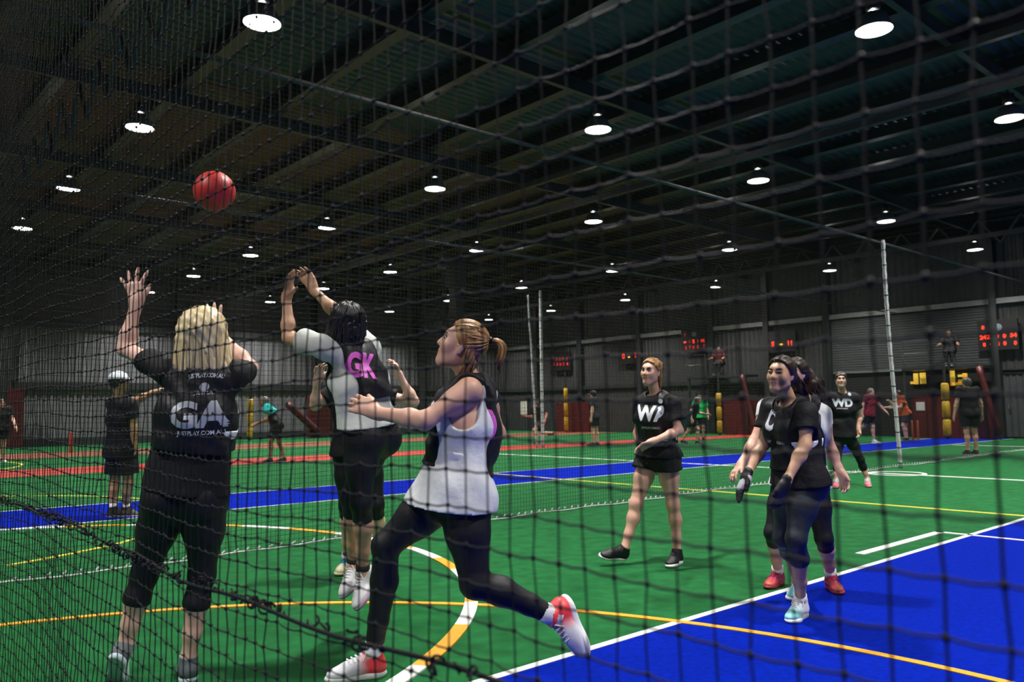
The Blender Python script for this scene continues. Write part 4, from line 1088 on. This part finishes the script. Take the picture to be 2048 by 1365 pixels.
def print_on(garment, root, d, pr):
    """lettering pressed onto a garment: flat outline diced and dropped onto the cloth"""
    if pr['t'] == 'disc':
        a = np.linspace(0, 2*math.pi, 25)[:-1]; v = np.concatenate([np.zeros((1, 2)), .25*np.c_[np.cos(a), np.sin(a)], .5*np.c_[np.cos(a), np.sin(a)]])
        f = [(0, 1+i, 1+(i+1) % 24) for i in range(24)] + [(1+i, 25+i, 25+(i+1) % 24, 1+(i+1) % 24) for i in range(24)]
    elif pr['t'] == 'bar': v = np.array([(-.5, -.5), (.5, -.5), (.5, .5), (-.5, .5)]); f = [(0, 1, 2, 3)]
    else: v, f, w = text(pr['t'], pr.get('bold', .03))
    hgt = pr['h']; v = v*np.array([hgt*pr.get('ws', 1.0), hgt])
    bm = bmesh.new(); vs = [bm.verts.new((x, y, 0)) for x, y in v]
    for q in f:
        try: bm.faces.new([vs[i] for i in q])
        except Exception: pass
    lo, hi = v.min(0), v.max(0); st = pr.get('dice', .012)
    for ax in (0, 1):
        for c in np.arange(lo[ax] + st, hi[ax], st):
            nv = [0, 0, 0]; nv[ax] = 1; co = [0, 0, 0]; co[ax] = c
            bmesh.ops.bisect_plane(bm, geom=bm.verts[:] + bm.edges[:] + bm.faces[:], plane_co=co, plane_no=nv)
    bm.verts.ensure_lookup_table(); V = np.array([p.co[:2] for p in bm.verts]); Fc = [tuple(p.index for p in q.verts) for q in bm.faces]; bm.free()
    if pr.get('arc'):
        R = pr['arc']; th = V[:, 0]/R; V = np.c_[np.sin(th)*(R + V[:, 1]), np.cos(th)*(R + V[:, 1]) - R]
    c = px(pr['c'][0], pr['c'][1], d); n = unit(camvec(*pr['n'])); u = camvec(*pr['up']); u = unit(u - n*(u @ n)); r = np.cross(u, n)
    me = garment.data; nv = len(me.vertices); co = np.empty(nv*3, np.float32); me.vertices.foreach_get('co', co)
    if '_bvh' not in pr:
        if garment.name not in BVH: BVH[garment.name] = BVHTree.FromPolygons([tuple(x) for x in co.reshape(-1, 3)], [tuple(p.vertices) for p in me.polygons])
    bv = BVH[garment.name]
    # slide the flat outline along its own normal so that its centre lies on the viewer's pixel ray
    eye = Vector(CAM); dirp = Vector(unit(c - CAM)); hit = bv.ray_cast(eye, dirp)
    if hit[0] is not None: c = np.array(hit[0])
    P3 = []
    for x, y in V:
        p = c + r*x + u*y; hh = bv.ray_cast(Vector(p + n*.35), Vector(-n))
        if hh[0] is None or abs((np.array(hh[0]) - p) @ n) > .2: hh = bv.find_nearest(Vector(p))
        P3.append(np.array(hh[0]) + n*pr.get('off', .0025))
    return mesh_obj('lettering', np.array(P3), Fc, pr['m'], garment)
BVH = {}

# ---- two-tone shoe uppers: colour changes along the shoe's own length
def shoemat(n, ca, cb, x0=.10, x1=.15, rough=.45):
    nm = 'shoe_' + n
    if nm in MATS: return MATS[nm]
    m = mat(nm, ca, rough, bump=.2, bscale=120, bdist=.002); nt = m.node_tree; b = nt.nodes['Principled BSDF']
    tc = nt.nodes.new('ShaderNodeTexCoord'); sx = nt.nodes.new('ShaderNodeSeparateXYZ'); nt.links.new(tc.outputs['Object'], sx.inputs[0])
    mr = nt.nodes.new('ShaderNodeMapRange'); mr.inputs[1].default_value = x0; mr.inputs[2].default_value = x1; nt.links.new(sx.outputs[0], mr.inputs[0])
    rp = nt.nodes.new('ShaderNodeValToRGB'); rp.color_ramp.elements[0].color = (*ca, 1); rp.color_ramp.elements[1].color = (*cb, 1)
    nt.links.new(mr.outputs[0], rp.inputs[0]); nt.links.new(rp.outputs[0], b.inputs['Base Color'])
    return m
SH_GA = dict(u=shoemat('grey_teal', (.10, .12, .13), (.55, .68, .72), .04, .12), s=mat('sole_pale_blue', (.55, .66, .72), .5))
SH_GK = dict(u=shoemat('white', (.55, .56, .55), (.72, .72, .75)), s=mat('sole_lilac', (.34, .24, .36), .5))
SH_TEAL = dict(u=shoemat('teal_cream', (.05, .38, .50), (.62, .60, .36), .17, .21), s=mat('sole_cream', (.66, .64, .42), .5), l=mat('lace_teal', (.01, .28, .42), .6))
SH_RED = dict(u=shoemat('red_white', (.80, .05, .06), (.62, .64, .68), .085, .14), s=SOLEW, l=LACEW)
SH_BLACK = dict(u=mat('shoe_black', (.008, .008, .009), .55, bump=.2, bscale=90), s=SOLEW, l=mat('lace_black', (.012, .012, .013), .6))
SH_CYAN = dict(u=shoemat('white_cyan', (.66, .70, .70), (.22, .62, .68), .12, .22), s=SOLEW)
SH_MAG = dict(u=shoemat('magenta_orange', (.34, .008, .045), (.50, .09, .05), .20, .27), s=mat('sole_magenta', (.26, .012, .03), .5), l=mat('lace_magenta', (.42, .01, .09), .6))
SH_PINK = dict(u=shoemat('grey_pink', (.45, .45, .48), (.85, .17, .24), .12, .18), s=mat('sole_pink', (.75, .30, .36), .5))
SH_DARK = dict(u=mat('shoe_dark', (.015, .012, .012), .6), s=mat('sole_grey', (.25, .25, .26), .6), l=mat('lace_black', (.012, .012, .013), .6))
SH_WHITE = dict(u=mat('shoe_white', (.6, .6, .6), .6), s=SOLEW)
BACK = dict(n=(0, 0, 1), up=(0, 1, 0))

# 1 blonde GA, seen from behind with raised arms
person('blonde woman in black GA bib with raised arms, seen from behind through the net', 3.72, 1.72,
    dict(neck=(408, 738, 0), head=(408, 676, .03), shL=(342, 748, 0), shR=(464, 752, .05), elL=(251, 698, .16), wrL=(272, 608, .20), elR=(500, 736, .28), wrR=(438, 668, .36),
         hipL=(336, 985, 0), hipR=(412, 985, 0), knL=(289, 1150, .02), knR=(404, 1150, .03), anL=(250, 1294, .0), anR=('g', 377, 1320)),
    (.05, .12, -1), SK_PALE,
    [('tee', TEE_BLACK, dict(sleeve=.50, hem=.01, loose=.018, flare=.026, fold=.006, ff=26, cuff=.007, slant=.0)), ('bib', BIBM, dict(hem=.20, w=.168, loose=.032, fold=.005)), ('leggings', LEGM, dict(cut=.36)), ('strap', STRAPW, dict(at=.285, hh=.022, inf=.024, w=.142))],
    hands=dict(L=dict(tip=(264, 540, .22), n=(0, 0, -1), splay=.55, curl=.08, thumb=.75, k=1.05), R=dict(tip=(418, 604, .38), n=(0, .2, -1), splay=.40, curl=.10)),
    feet=dict(L=dict(toe=(252, 1345, .12), flat=False), R=dict(toe=(362, 1372, .5))), hair=dict(style='bob', m=H_BLONDE), shoes=SH_GA, headup=(0.02, 1, .05), h=.0055, head_k=.95,
    prints=[dict(on='bib', t='GA', c=(397, 830), h=.122, m=PRINTL, ws=1.08, bold=.045, **BACK), dict(on='bib', t='JUSTPLAY.COM.AU', c=(398, 868), h=.026, m=PRINTW, ws=.80, bold=.02, dice=.01, **BACK),
            dict(on='bib', t='JUSTPLAY.COM.AU', c=(411, 752), h=.026, m=PRINTW, ws=.62, arc=.35, bold=.02, dice=.01, **BACK), dict(on='bib', t='JUSTPLAY', c=(409, 787), h=.020, m=PRINTW, ws=.9, bold=.01, dice=.01, **BACK),
            dict(on='bib', t='disc', c=(409, 774), h=.036, m=PRINTL, **BACK)])

# 2 jumping GK defender
def gk_extra(root, j, t):
    pass
person('dark-haired woman in pale shirt and black bib with pink GK, jumping with arms up', 4.35, 1.63,
    dict(neck=(706, 702, .03), head=(688, 646, .0), shL=(648, 694, -.09), shR=(738, 700, .17), elL=(578, 676, .05), wrL=(573, 594, .10), elR=(676, 630, .36), wrR=(627, 580, .44),
         hipL=(722, 868, -.05), hipR=(756, 868, .09), knL=(722, 1006, -.10), knR=(702, 996, .04), anL=(726, 1142, .08), anR=(707, 1128, .24)),
    (-.86, .32, -.42), SK_OLIVE,
    [('tee', TEE_GREYGREEN, dict(sleeve=.55, hem=.05, loose=.015, flare=.030, fold=.006, ff=24, cuff=.014, slant=-.15)), ('bib', BIBM, dict(hem=.20, w=.122, loose=.030, slant=-.1)), ('leggings', LEGM, dict(cut=.24))],
    hands=dict(L=dict(tip=(580, 552, .08), n=(.75, .1, -.6), splay=.12, curl=.22, thumb=.9), R=dict(tip=(606, 545, .47), n=(-.2, 0, 1), splay=.1, curl=.32, thumb=.4)),
    feet=dict(L=dict(toe=(696, 1198, -.03), flat=False, up=(-.45, .75, .2)), R=dict(toe=(680, 1163, .12), flat=False, up=(-.3, .9, 0))), hair=dict(style='loose', m=H_BLACK), shoes=SH_GK, headup=(-.25, 1, 0), h=.006,
    sock=mat('sock_black', (.008, .008, .009), .8),
    prints=[dict(on='bib', t='GK', c=(724, 731), h=.150, m=PRINTD, ws=.60, bold=.075, n=(.55, .1, .83), up=(.14, 1, 0), off=.002), dict(on='bib', t='GK', c=(724, 731), h=.140, m=PRINTP, ws=.60, bold=.045, n=(.55, .1, .83), up=(.14, 1, 0), off=.005)])

# 3 player hidden behind the GK defender
person('player in black shirt and teal shoes mostly hidden behind the jumping defender', 6.0, 1.70,
    dict(neck=(712, 776, 0), head=(710, 738, -.02), shL=(756, 790, -.02), shR=(668, 786, .02), elL=(828, 804, -.05), wrL=(799, 752, -.10), elR=(630, 812, -.05), wrR=(634, 764, -.14),
         hipL=(734, 905, 0), hipR=(694, 905, 0), knL=(752, 1010, -.1), knR=(694, 1012, -.05), anL=('g', 760, 1120), anR=('g', 694, 1118)),
    (-.3, .2, .9), SK_PALE, [('tee', TEE_BLACK, dict(sleeve=.52, hem=-.02, loose=.02, flare=.025)), ('leggings', LEGM, dict(cut=.2))],
    hands=dict(L=dict(tip=(788, 716, -.15), n=(-.9, -.1, .3), splay=.2, curl=.55, thumb=.8), R=dict(tip=(640, 730, -.18), n=(.5, 0, .6))),
    feet=dict(R=dict(toe=(655, 1140, -.2)), L=dict(toe=(735, 1150, -.3))), hair=dict(style='short', m=H_BROWN), shoes=SH_TEAL, sock=SOCKW, h=.008)

# 4 ginger woman lunging to the left
person('ginger woman in white top and black bib lunging left in black leggings', 3.62, 1.76,
    dict(neck=(948, 764, .04), head=(924, 692, .02), shL=(938, 782, -.11), shR=(968, 790, .20), elL=(850, 842, -.19), wrL=(752, 826, -.02), elR=(994, 866, .34), wrR=(930, 905, .42),
         hipL=(924, 985, -.09), hipR=(890, 985, .09), knL=(950, 1168, -.16), knR=(772, 1092, .06), anL=(1106, 1232, -.08), anR=('g', 746, 1310)) | dict(anR=('g', 746, 1310)),
    (-.93, .34, -.06), SK_FAIR,
    [('tee', TEE_WHITE, dict(sleeve=0, hem=-.055, loose=.022, flare=.036, fold=.0045, ff=24, neck=.02, slant=.12, tank=True)), ('bib', BIBM, dict(hem=.10, w=.115, loose=.030, fold=.006)), ('leggings', LEGM, dict(cut=.88)), ('strap', STRAPW, dict(at=.165, hh=.016, inf=.026, w=.1))],
    hands=dict(L=dict(tip=(692, 798, .06), n=(-.1, -.35, -.9), splay=.10, curl=.28, thumb=.5, k=1.08), R=dict(tip=(905, 900, .45), n=(0, 0, -1))),
    feet=dict(L=dict(toe=(1142, 1330, -.13), flat=False, up=(-.85, .25, .35)), R=dict(toe=(650, 1352, .05), flat=True)), hair=dict(style='updo', m=H_GINGER, low=True), shoes=dict(SH_RED, sc=1.03), headup=(.3, 1, 0), h=.0055, eyes=True, head_k=.955, build=1.05,
    sock=SOCKW,
    prints=[dict(on='bib', t='D', c=(966, 850), h=.15, m=PRINTP, ws=.7, bold=.05, n=(.85, 0, .5), up=(.1, 1, 0))])

# 5 WA walking
def flap(root, j, t):                          # loose folded side of her bib, blown out behind the arm
    a = [px(1336, 806, 6.42), px(1360, 812, 6.62), px(1386, 824, 6.78), px(1380, 840, 6.74), px(1368, 862, 6.66), px(1346, 882, 6.50), px(1338, 850, 6.38), px(1362, 838, 6.52)]
    f = [(0, 1, 7), (1, 2, 7), (2, 3, 7), (3, 4, 7), (4, 5, 7), (5, 6, 7), (6, 0, 7)]; n = len(a); o = camvec(0, 0, -1)*.008; b = [p + o for p in a]
    f2 = f + [tuple(i+n for i in q[::-1]) for q in f] + [(i, i+n, (i+1) % 7 + n, (i+1) % 7) for i in range(7)]
    mesh_obj('bib_flap', np.array(a + b), f2, BIBM, root)
person('ginger young woman in black WA bib and shorts walking across the green court', 6.45, 1.70,
    dict(neck=(1314, 790, 0), head=(1302, 744, -.03), shL=(1342, 812, -.12), shR=(1286, 806, .10), elL=(1358, 862, -.15), wrL=(1304, 884, -.27), elR=(1275, 868, .18), wrR=(1290, 905, .08),
         hipL=(1332, 912, -.06), hipR=(1300, 912, .07), knL=(1346, 1010, -.08), knR=(1272, 1008, -.02), anL=('g', 1354, 1104), anR=(1249, 1098, -.10)),
    (-.66, .05, .75), SK_FAIR,
    [('tee', TEE_BLACK, dict(sleeve=.58, hem=-.0, loose=.018, flare=.016, fold=.007, cuff=.014)), ('bib', BIBM, dict(hem=.10, w=.135, loose=.034)), ('shorts', SHORTM, dict(cut=.30, flare=.03)), ('strap', STRAPW, dict(at=.15, hh=.018, inf=.030, w=.128))],
    hands=dict(L=dict(tip=(1268, 898, -.30), n=(-.2, -.6, .4), splay=.2, curl=.25, thumb=.5), R=dict(tip=(1300, 920, .0), n=(0, 0, 1))),
    feet=dict(L=dict(toe=(1322, 1120, -.4)), R=dict(toe=(1205, 1096, -.2), flat=False, up=(.25, .9, .3))), hair=dict(style='bun', m=H_GINGER, tail=.06, low=True), shoes=SH_BLACK, h=.006, eyes=True, build=.93,
    prints=[dict(on='bib', t='WA', c=(1302, 828), h=.125, m=PRINTW, ws=.95, bold=.045, n=(-.35, 0, .93), up=(0, 1, 0)), dict(on='bib', t='JUSTPLAY.COM.AU', c=(1300, 857), h=.022, m=PRINTW, ws=.8, bold=.02, dice=.01, n=(-.35, 0, .93), up=(-.05, 1, 0)),
            dict(on='bib', t='disc', c=(1321, 803), h=.034, m=PRINTW, n=(.1, 0, 1), up=(0, 1, 0)), dict(on='bib', t='disc', c=(1320, 818), h=.032, m=PRINTW, n=(.1, 0, 1), up=(0, 1, 0))], extra=flap)

# 6 woman with gloves, in front
person('dark-haired woman in black bib and sports gloves standing on the blue strip', 4.62, 1.64,
    dict(neck=(1582, 808, .02), head=(1562, 750, -.03), shL=(1614, 824, -.13), shR=(1542, 818, .14), elL=(1610, 892, -.20), wrL=(1572, 965, -.27), elR=(1526, 890, .10), wrR=(1494, 950, .0),
         hipL=(1614, 962, -.07), hipR=(1584, 962, .08), knL=(1592, 1078, -.16), knR=(1566, 1076, .06), anL=('g', 1601, 1203), anR=('g', 1596, 1163)),
    (-.72, .08, .68), SK_OLIVE,
    [('tee', TEE_BLACK, dict(sleeve=.56, hem=-.02, loose=.018, flare=.022, fold=.006, cuff=.012)), ('bib', BIBM, dict(hem=.08, w=.125, loose=.030, neck=.02)), ('leggings', NAVYM, dict(cut=.36)), ('strap', STRAPW, dict(at=.225, hh=.024, inf=.027, w=.120)),
     ('glove', mat('glove_black', (.008, .009, .012), .5), dict(side='L')), ('glove', mat('glove_black', (.008, .009, .012), .5), dict(side='R', panel=mat('glove_white', (.5, .5, .55), .5)))],
    hands=dict(L=dict(tip=(1556, 1016, -.27), n=(-.4, -.2, -.5), splay=.08, curl=.25, thumb=.4), R=dict(tip=(1468, 1008, -.02), n=(.7, -.2, 0), splay=.08, curl=.15, thumb=.5)),
    feet=dict(L=dict(toe=(1545, 1238, -.25)), R=dict(toe=(1515, 1186, -.2))), hair=dict(style='long', m=H_BROWN, tail=.24, dir=(.45, -1, -.2)), shoes=SH_CYAN, sock=SOCKW, h=.0055, eyes='down', build=.95,
    prints=[dict(on='bib', t='C', c=(1543, 840), h=.125, m=PRINTW, ws=.55, bold=.05, n=(-.85, 0, .5), up=(0, 1, 0)), dict(on='bib', t='JUSTPLAY.COM.AU', c=(1552, 886), h=.022, m=PRINTW, ws=.62, bold=.02, dice=.01, n=(-.6, 0, .8), up=(0, 1, 0)),
            dict(on='bib', t='disc', c=(1560, 808), h=.036, m=PRINTW, n=(-.3, .2, .95), up=(0, 1, 0)), dict(on='bib', t='JUSTPLAY', c=(1559, 819), h=.016, m=PRINTW, ws=.6, bold=.01, n=(-.3, .2, .95), up=(0, 1, 0))])

# 7 woman behind her
person('long-haired woman in white shirt and magenta shoes standing behind the glove wearer', 5.35, 1.60,
    dict(neck=(1604, 792, .02), head=(1590, 748, .0), shL=(1643, 826, -.03), shR=(1536, 818, .06), elL=(1661, 898, .0), wrL=(1680, 942, -.06), elR=(1508, 884, .0), wrR=(1484, 926, -.08),
         hipL=(1626, 965, -.02), hipR=(1574, 965, .05), knL=(1648, 1078, -.10), knR=(1546, 1066, -.02), anL=('g', 1662, 1152), anR=('g', 1556, 1144)),
    (-.8, .0, .5), SK_FAIR,
    [('tee', TEE_WHITE, dict(sleeve=.34, hem=-.03, loose=.016, flare=.022, fold=.006)), ('bib', BIBM, dict(hem=.08, w=.128, loose=.028)), ('leggings', LEGM, dict(cut=.30))],
    hands=dict(L=dict(tip=(1694, 980, -.1), n=(-.6, 0, .3), splay=.15, curl=.4), R=dict(tip=(1462, 954, -.12), n=(.4, -.6, 0), splay=.2, curl=.3)),
    feet=dict(L=dict(toe=(1698, 1196, -.35)), R=dict(toe=(1500, 1166, -.15))), hair=dict(style='long', m=H_BROWN, tail=.27, dir=(.35, -1, .2), w=.045), shoes=SH_MAG, sock=SOCKW, h=.006)

# 8 WD
person('person with short dark hair in black WD shirt and pink-toed shoes on the far court', 12.2, 1.74,
    dict(neck=(1686, 786, 0), head=(1682, 760, -.03), shL=(1708, 795, -.03), shR=(1664, 795, .03), elL=(1719, 832, .0), wrL=(1717, 858, -.08), elR=(1654, 832, .0), wrR=(1656, 860, -.05),
         hipL=(1696, 870, -.02), hipR=(1675, 870, .02), knL=(1721, 920, -.05), knR=(1674, 922, -.1), anL=('g', 1735, 960), anR=('g', 1672, 962)),
    (-.3, .05, .95), SK_FAIR, [('tee', TEE_BLACK, dict(sleeve=.58, hem=-.03, loose=.024, flare=.02)), ('leggings', LEGM, dict(cut=.55))],
    hands=dict(L=dict(tip=(1714, 874, -.1), n=(-.5, 0, .4), curl=.5)), feet=dict(L=dict(toe=(1738, 974, -1.2)), R=dict(toe=(1664, 976, -1.2))), hair=dict(style='short', m=H_BROWN), shoes=SH_PINK, h=.009, eyes=True, male=True, build=.95,
    prints=[dict(on='shirt', t='WD', c=(1685, 806), h=.125, m=PRINTW, ws=1.0, bold=.05, n=(-.05, 0, 1), up=(0, 1, 0)), dict(on='shirt', t='JUSTPLAY.COM.AU', c=(1685, 818), h=.022, m=PRINTW, ws=.8, bold=.02, n=(-.05, 0, 1), up=(0, 1, 0)), dict(on='shirt', t='disc', c=(1699, 789), h=.05, m=PRINTL, n=(0, 0, 1), up=(0, 1, 0))])

# 9 man in white cap
CAPW = mat('cap_white', (.62, .65, .72), .7, bump=.2, bscale=60)
person('man in white cap and black clothes pointing right beyond the blonde player', 9.75, 1.78,
    dict(neck=(242, 797, 0), head=(239, 765, -.02), shL=(226, 808, .10), shR=(260, 810, -.10), elL=(276, 800, .20), wrL=(306, 785, .26), elR=(268, 854, -.10), wrR=(270, 893, -.08),
         hipL=(233, 900, .05), hipR=(252, 900, -.06), knL=(230, 966, .06), knR=(257, 966, -.04), anL=('g', 226, 1018), anR=('g', 252, 1016)),
    (.82, .02, -.5), SK_TAN, [('tee', TEE_BLACK, dict(sleeve=.6, hem=-.08, loose=.026, flare=.03)), ('shorts', SHORTM, dict(cut=.72, flare=.035))],
    hands=dict(L=dict(tip=(326, 776, .3), n=(0, -1, 0)), R=dict(tip=(270, 918, -.08), n=(-1, 0, 0))), feet=dict(R=dict(toe=(290, 1024, -.1)), L=dict(toe=(252, 1028, .0))),
    hair=dict(style='short', m=H_BROWN, cap=CAPW), shoes=dict(SH_DARK, sc=1.1), h=.009, male=True, sock=SOCKW)

# ---- simple forward kinematics for the people further back
def auto(base, S, fwd, lean=.03, legL=(0, 0), legR=(0, 0), armL=(0, .15, .12), armR=(0, .15, .12), drop=0.0, male=True, sit=None):
    k = S/1.7; f = unit([fwd[0], fwd[1], 0]); z = np.array([0, 0, 1.]); r = np.cross(f, z); pel = np.array([base[0], base[1], 0.])
    up = unit(z*math.cos(lean) + f*math.sin(lean)); J = {}; J['neck'] = pel + up*.300*S; J['head'] = J['neck'] + unit(up + z)*.062*S + f*.02*S*.5
    for s, sg, lg, ar in (('L', -1, legL, armL), ('R', 1, legR, armR)):
        h = pel + r*sg*.088*k; a, b = lg; t1 = -z*math.cos(a) + f*math.sin(a); t2 = -z*math.cos(a-b) + f*math.sin(a-b)
        J['hip'+s] = h; J['kn'+s] = h + t1*.235*S; J['an'+s] = h + t1*.235*S + t2*.235*S
        sh = J['neck'] - up*.03*k + r*sg*(.185 if male else .165)*k; sw, e, w = ar
        u1 = unit(-up*math.cos(sw) + f*math.sin(sw) + r*sg*math.sin(w)); u2 = unit(-up*math.cos(sw+e) + f*math.sin(sw+e) + r*sg*math.sin(w)*.6)
        J['sh'+s] = sh; J['el'+s] = sh + u1*.172*S; J['wr'+s] = sh + u1*.172*S + u2*.145*S
    zz = sit - pel[2] if sit is not None else .095*k - min(J['anL'][2], J['anR'][2])
    return {n: ('w', *(v + z*zz)) for n, v in J.items()}
def far(label, base, S, fwd, skin_m, clothes, hair, shoes=SH_DARK, h=.013, face=None, **kw):
    f = camvec(*fwd); J = auto(base, S, f, **{q: v for q, v in kw.items() if q in ('lean', 'legL', 'legR', 'armL', 'armR', 'sit', 'male')})
    d = float(-(RCW.T @ (np.asarray([base[0], base[1], 1.]) - CAM))[2])
    return person(label, d, S, J, face or fwd, skin_m, clothes, hair=hair, shoes=shoes, h=h, male=kw.get('male', True))
def teec(n, c): return cloth(n, c)
B_ = lambda sl=.58: ('tee', TEE_BLACK, dict(sleeve=sl, hem=-.08, loose=.024, flare=.02))
SHT = ('shorts', SHORTM, dict(cut=.72, flare=.03))
GREYB = cloth('dark_grey', (.03, .032, .036))
far('man in black clothes standing with his back turned near the yellow post', ground(1944, 911), 1.90, (-.05, 0, -1), SK_FAIR, [B_(), SHT], dict(style='short', m=H_GREY), h=.011, legL=(0, .02), legR=(0, .02), armL=(.0, .2, .26), armR=(.0, .2, .26))
far('crouching player in black with bright teal shoulders near the left wall', ground(553, 926), 1.78, (-.85, 0, .3), SK_DEEP, [('tee', teec('teal', (.02, .55, .52)), dict(sleeve=.5, hem=.30, loose=.026, flare=.03)), ('bib', BIBM, dict(hem=-.05, w=.2, loose=.020)), SHT],
    dict(style='short', m=H_GREY), h=.011, lean=.5, legL=(.35, .35), legR=(-.15, .15), armL=(.5, .7, .2), armR=(.3, .9, .2))
far('man in black shirt sprinting behind the two white net poles', ground(1082, 889), 1.80, (-.75, 0, .5), SK_FAIR, [B_(.7), ('shorts', GREYB, dict(cut=.7, flare=.03))], dict(style='short', m=H_GREY), lean=.3, legL=(.95, 1.2), legR=(-.35, 1.25), armL=(-.6, 1.2, .2), armR=(.4, 1.3, .2))
far('man in dark cap and dark blue shirt standing on the red strip', ground(1190, 893), 1.86, (-.9, 0, -.3), SK_FAIR, [('tee', GREYB, dict(sleeve=.58, hem=-.08, loose=.026, flare=.03)), SHT], dict(style='short', m=H_BROWN, cap=mat('cap_dark', (.02, .02, .025), .7)), legL=(.08, .08), legR=(-.05, .05))
far('grey-haired man in black leaning forward beside the green shirt', ground(1384, 889), 1.70, (.8, 0, .3), SK_FAIR, [B_(), SHT], dict(style='short', m=H_GREY), lean=.38, legL=(.5, .6), legR=(-.2, .4), armL=(.5, .9, .2), armR=(-.3, .8, .2))
far('man in bright green shirt and dark shorts by the far wall', ground(1402, 882), 1.72, (-.2, 0, .95), SK_FAIR, [('tee', teec('green', (.012, .55, .13)), dict(sleeve=.55, hem=-.08, loose=.028, flare=.03)), SHT], dict(style='short', m=H_BROWN), legL=(.12, .1), legR=(-.1, .1), armL=(.1, .5, .2), armR=(.1, .5, .2))
far('man in dark red shirt striding in front of the doorway', ground(1742, 888), 1.80, (.5, 0, .7), SK_FAIR, [('tee', teec('maroon', (.20, .015, .03)), dict(sleeve=.55, hem=-.08, loose=.026, flare=.03)), SHT], dict(style='short', m=H_GREY), shoes=SH_WHITE, lean=.12, legL=(.1, .1), legR=(-.35, .7), armL=(.55, .25, .2), armR=(-.3, .4, .2))
bat_p = ground(1812, 884)
far('batter in orange shirt bending forward beside the stumps', bat_p, 1.78, (-.9, 0, .1), SK_FAIR, [('tee', teec('orange', (.55, .11, .03)), dict(sleeve=.55, hem=-.06, loose=.026, flare=.03)), ('shorts', GREYB, dict(cut=.75, flare=.03))], dict(style='short', m=H_BROWN), lean=.32, legL=(.3, .45), legR=(-.05, .15), armL=(.55, 1.0, .1), armR=(.6, .9, .1))
far('player in black partly hidden behind the lunging ginger woman', ground(978, 896), 1.76, (.7, 0, .6), SK_FAIR, [B_(), SHT], dict(style='short', m=H_BROWN), armL=(.2, .3, .3))
far('player in black cut off by the left edge of the picture', ground(-2, 926), 1.76, (.7, 0, .6), SK_FAIR, [B_(), SHT], dict(style='short', m=H_BROWN), shoes=SH_WHITE, h=.011, armR=(.4, .5, .2), armL=(.3, .4, .2))
DKRED = cloth('dark_red', (.04, .006, .006))
sp = onplane(1900, 712, 0, 30.15); sq = onplane(1440, 735, 0, 30.15)
far('scorer in black sitting high on the platform under the right scoreboard', sp, 1.76, (-.55, 0, .8), SK_DEEP, [B_(.8), ('leggings', SHORTM, dict(cut=.9, loose=.015))], dict(style='short', m=H_BLACK), legL=(1.45, 1.45), legR=(1.45, 1.45), armL=(.5, .9, .25), armR=(.5, .9, .25), sit=3.05)
far('scorer in dark red sitting on the platform beside the middle scoreboard', sq, 1.76, (-.55, 0, .8), SK_DEEP, [('tee', DKRED, dict(sleeve=.9, hem=-.08, loose=.03, flare=.02)), ('leggings', SHORTM, dict(cut=.9, loose=.015))], dict(style='short', m=H_BLACK), legL=(1.45, 1.45), legR=(1.45, 1.45), armL=(.5, .9, .25), armR=(.5, .9, .25), sit=3.1)
for (p, z, lab) in ((sp, 2.5, 'dark stool under the scorer in black'), (sq, 2.55, 'dark stool under the scorer in dark red')):
    st = tag(empty('scorer_stool', (p[0], p[1], z)), lab, 'stool')
    MB().lathe([(.17, .40), (.18, .42), (.18, .44), (.16, .455)], 18, (p[0], p[1], z)).build('seat', BLACKV, st)
    for a in range(4): MB().tube([(p[0]+.15*math.cos(a*1.57+.78), p[1]+.15*math.sin(a*1.57+.78), z+.41), (p[0]+.2*math.cos(a*1.57+.78), p[1]+.2*math.sin(a*1.57+.78), z)], .014, 6).build('leg', STEEL, st)
# cricket bat held by the batter
bd = float(-(RCW.T @ (bat_p - CAM))[2]); A0 = px(1797, 823, bd - .1); A1 = px(1781, 806, bd - .2)
bt = tag(empty('cricket_bat', A0), 'pale cricket bat held out by the batter in orange', 'bat'); WOODM = mat('bat_willow', (.62, .50, .26), .5, var=.15, vscale=20)
MB().tube([A0, A0 + (A1-A0)*.35], .018, 8).build('handle', BLACKV, bt, True); MB().bar(A0 + (A1-A0)*.33, A1 + (A1-A0)*.35, .10, .04).build('blade', WOODM, bt)
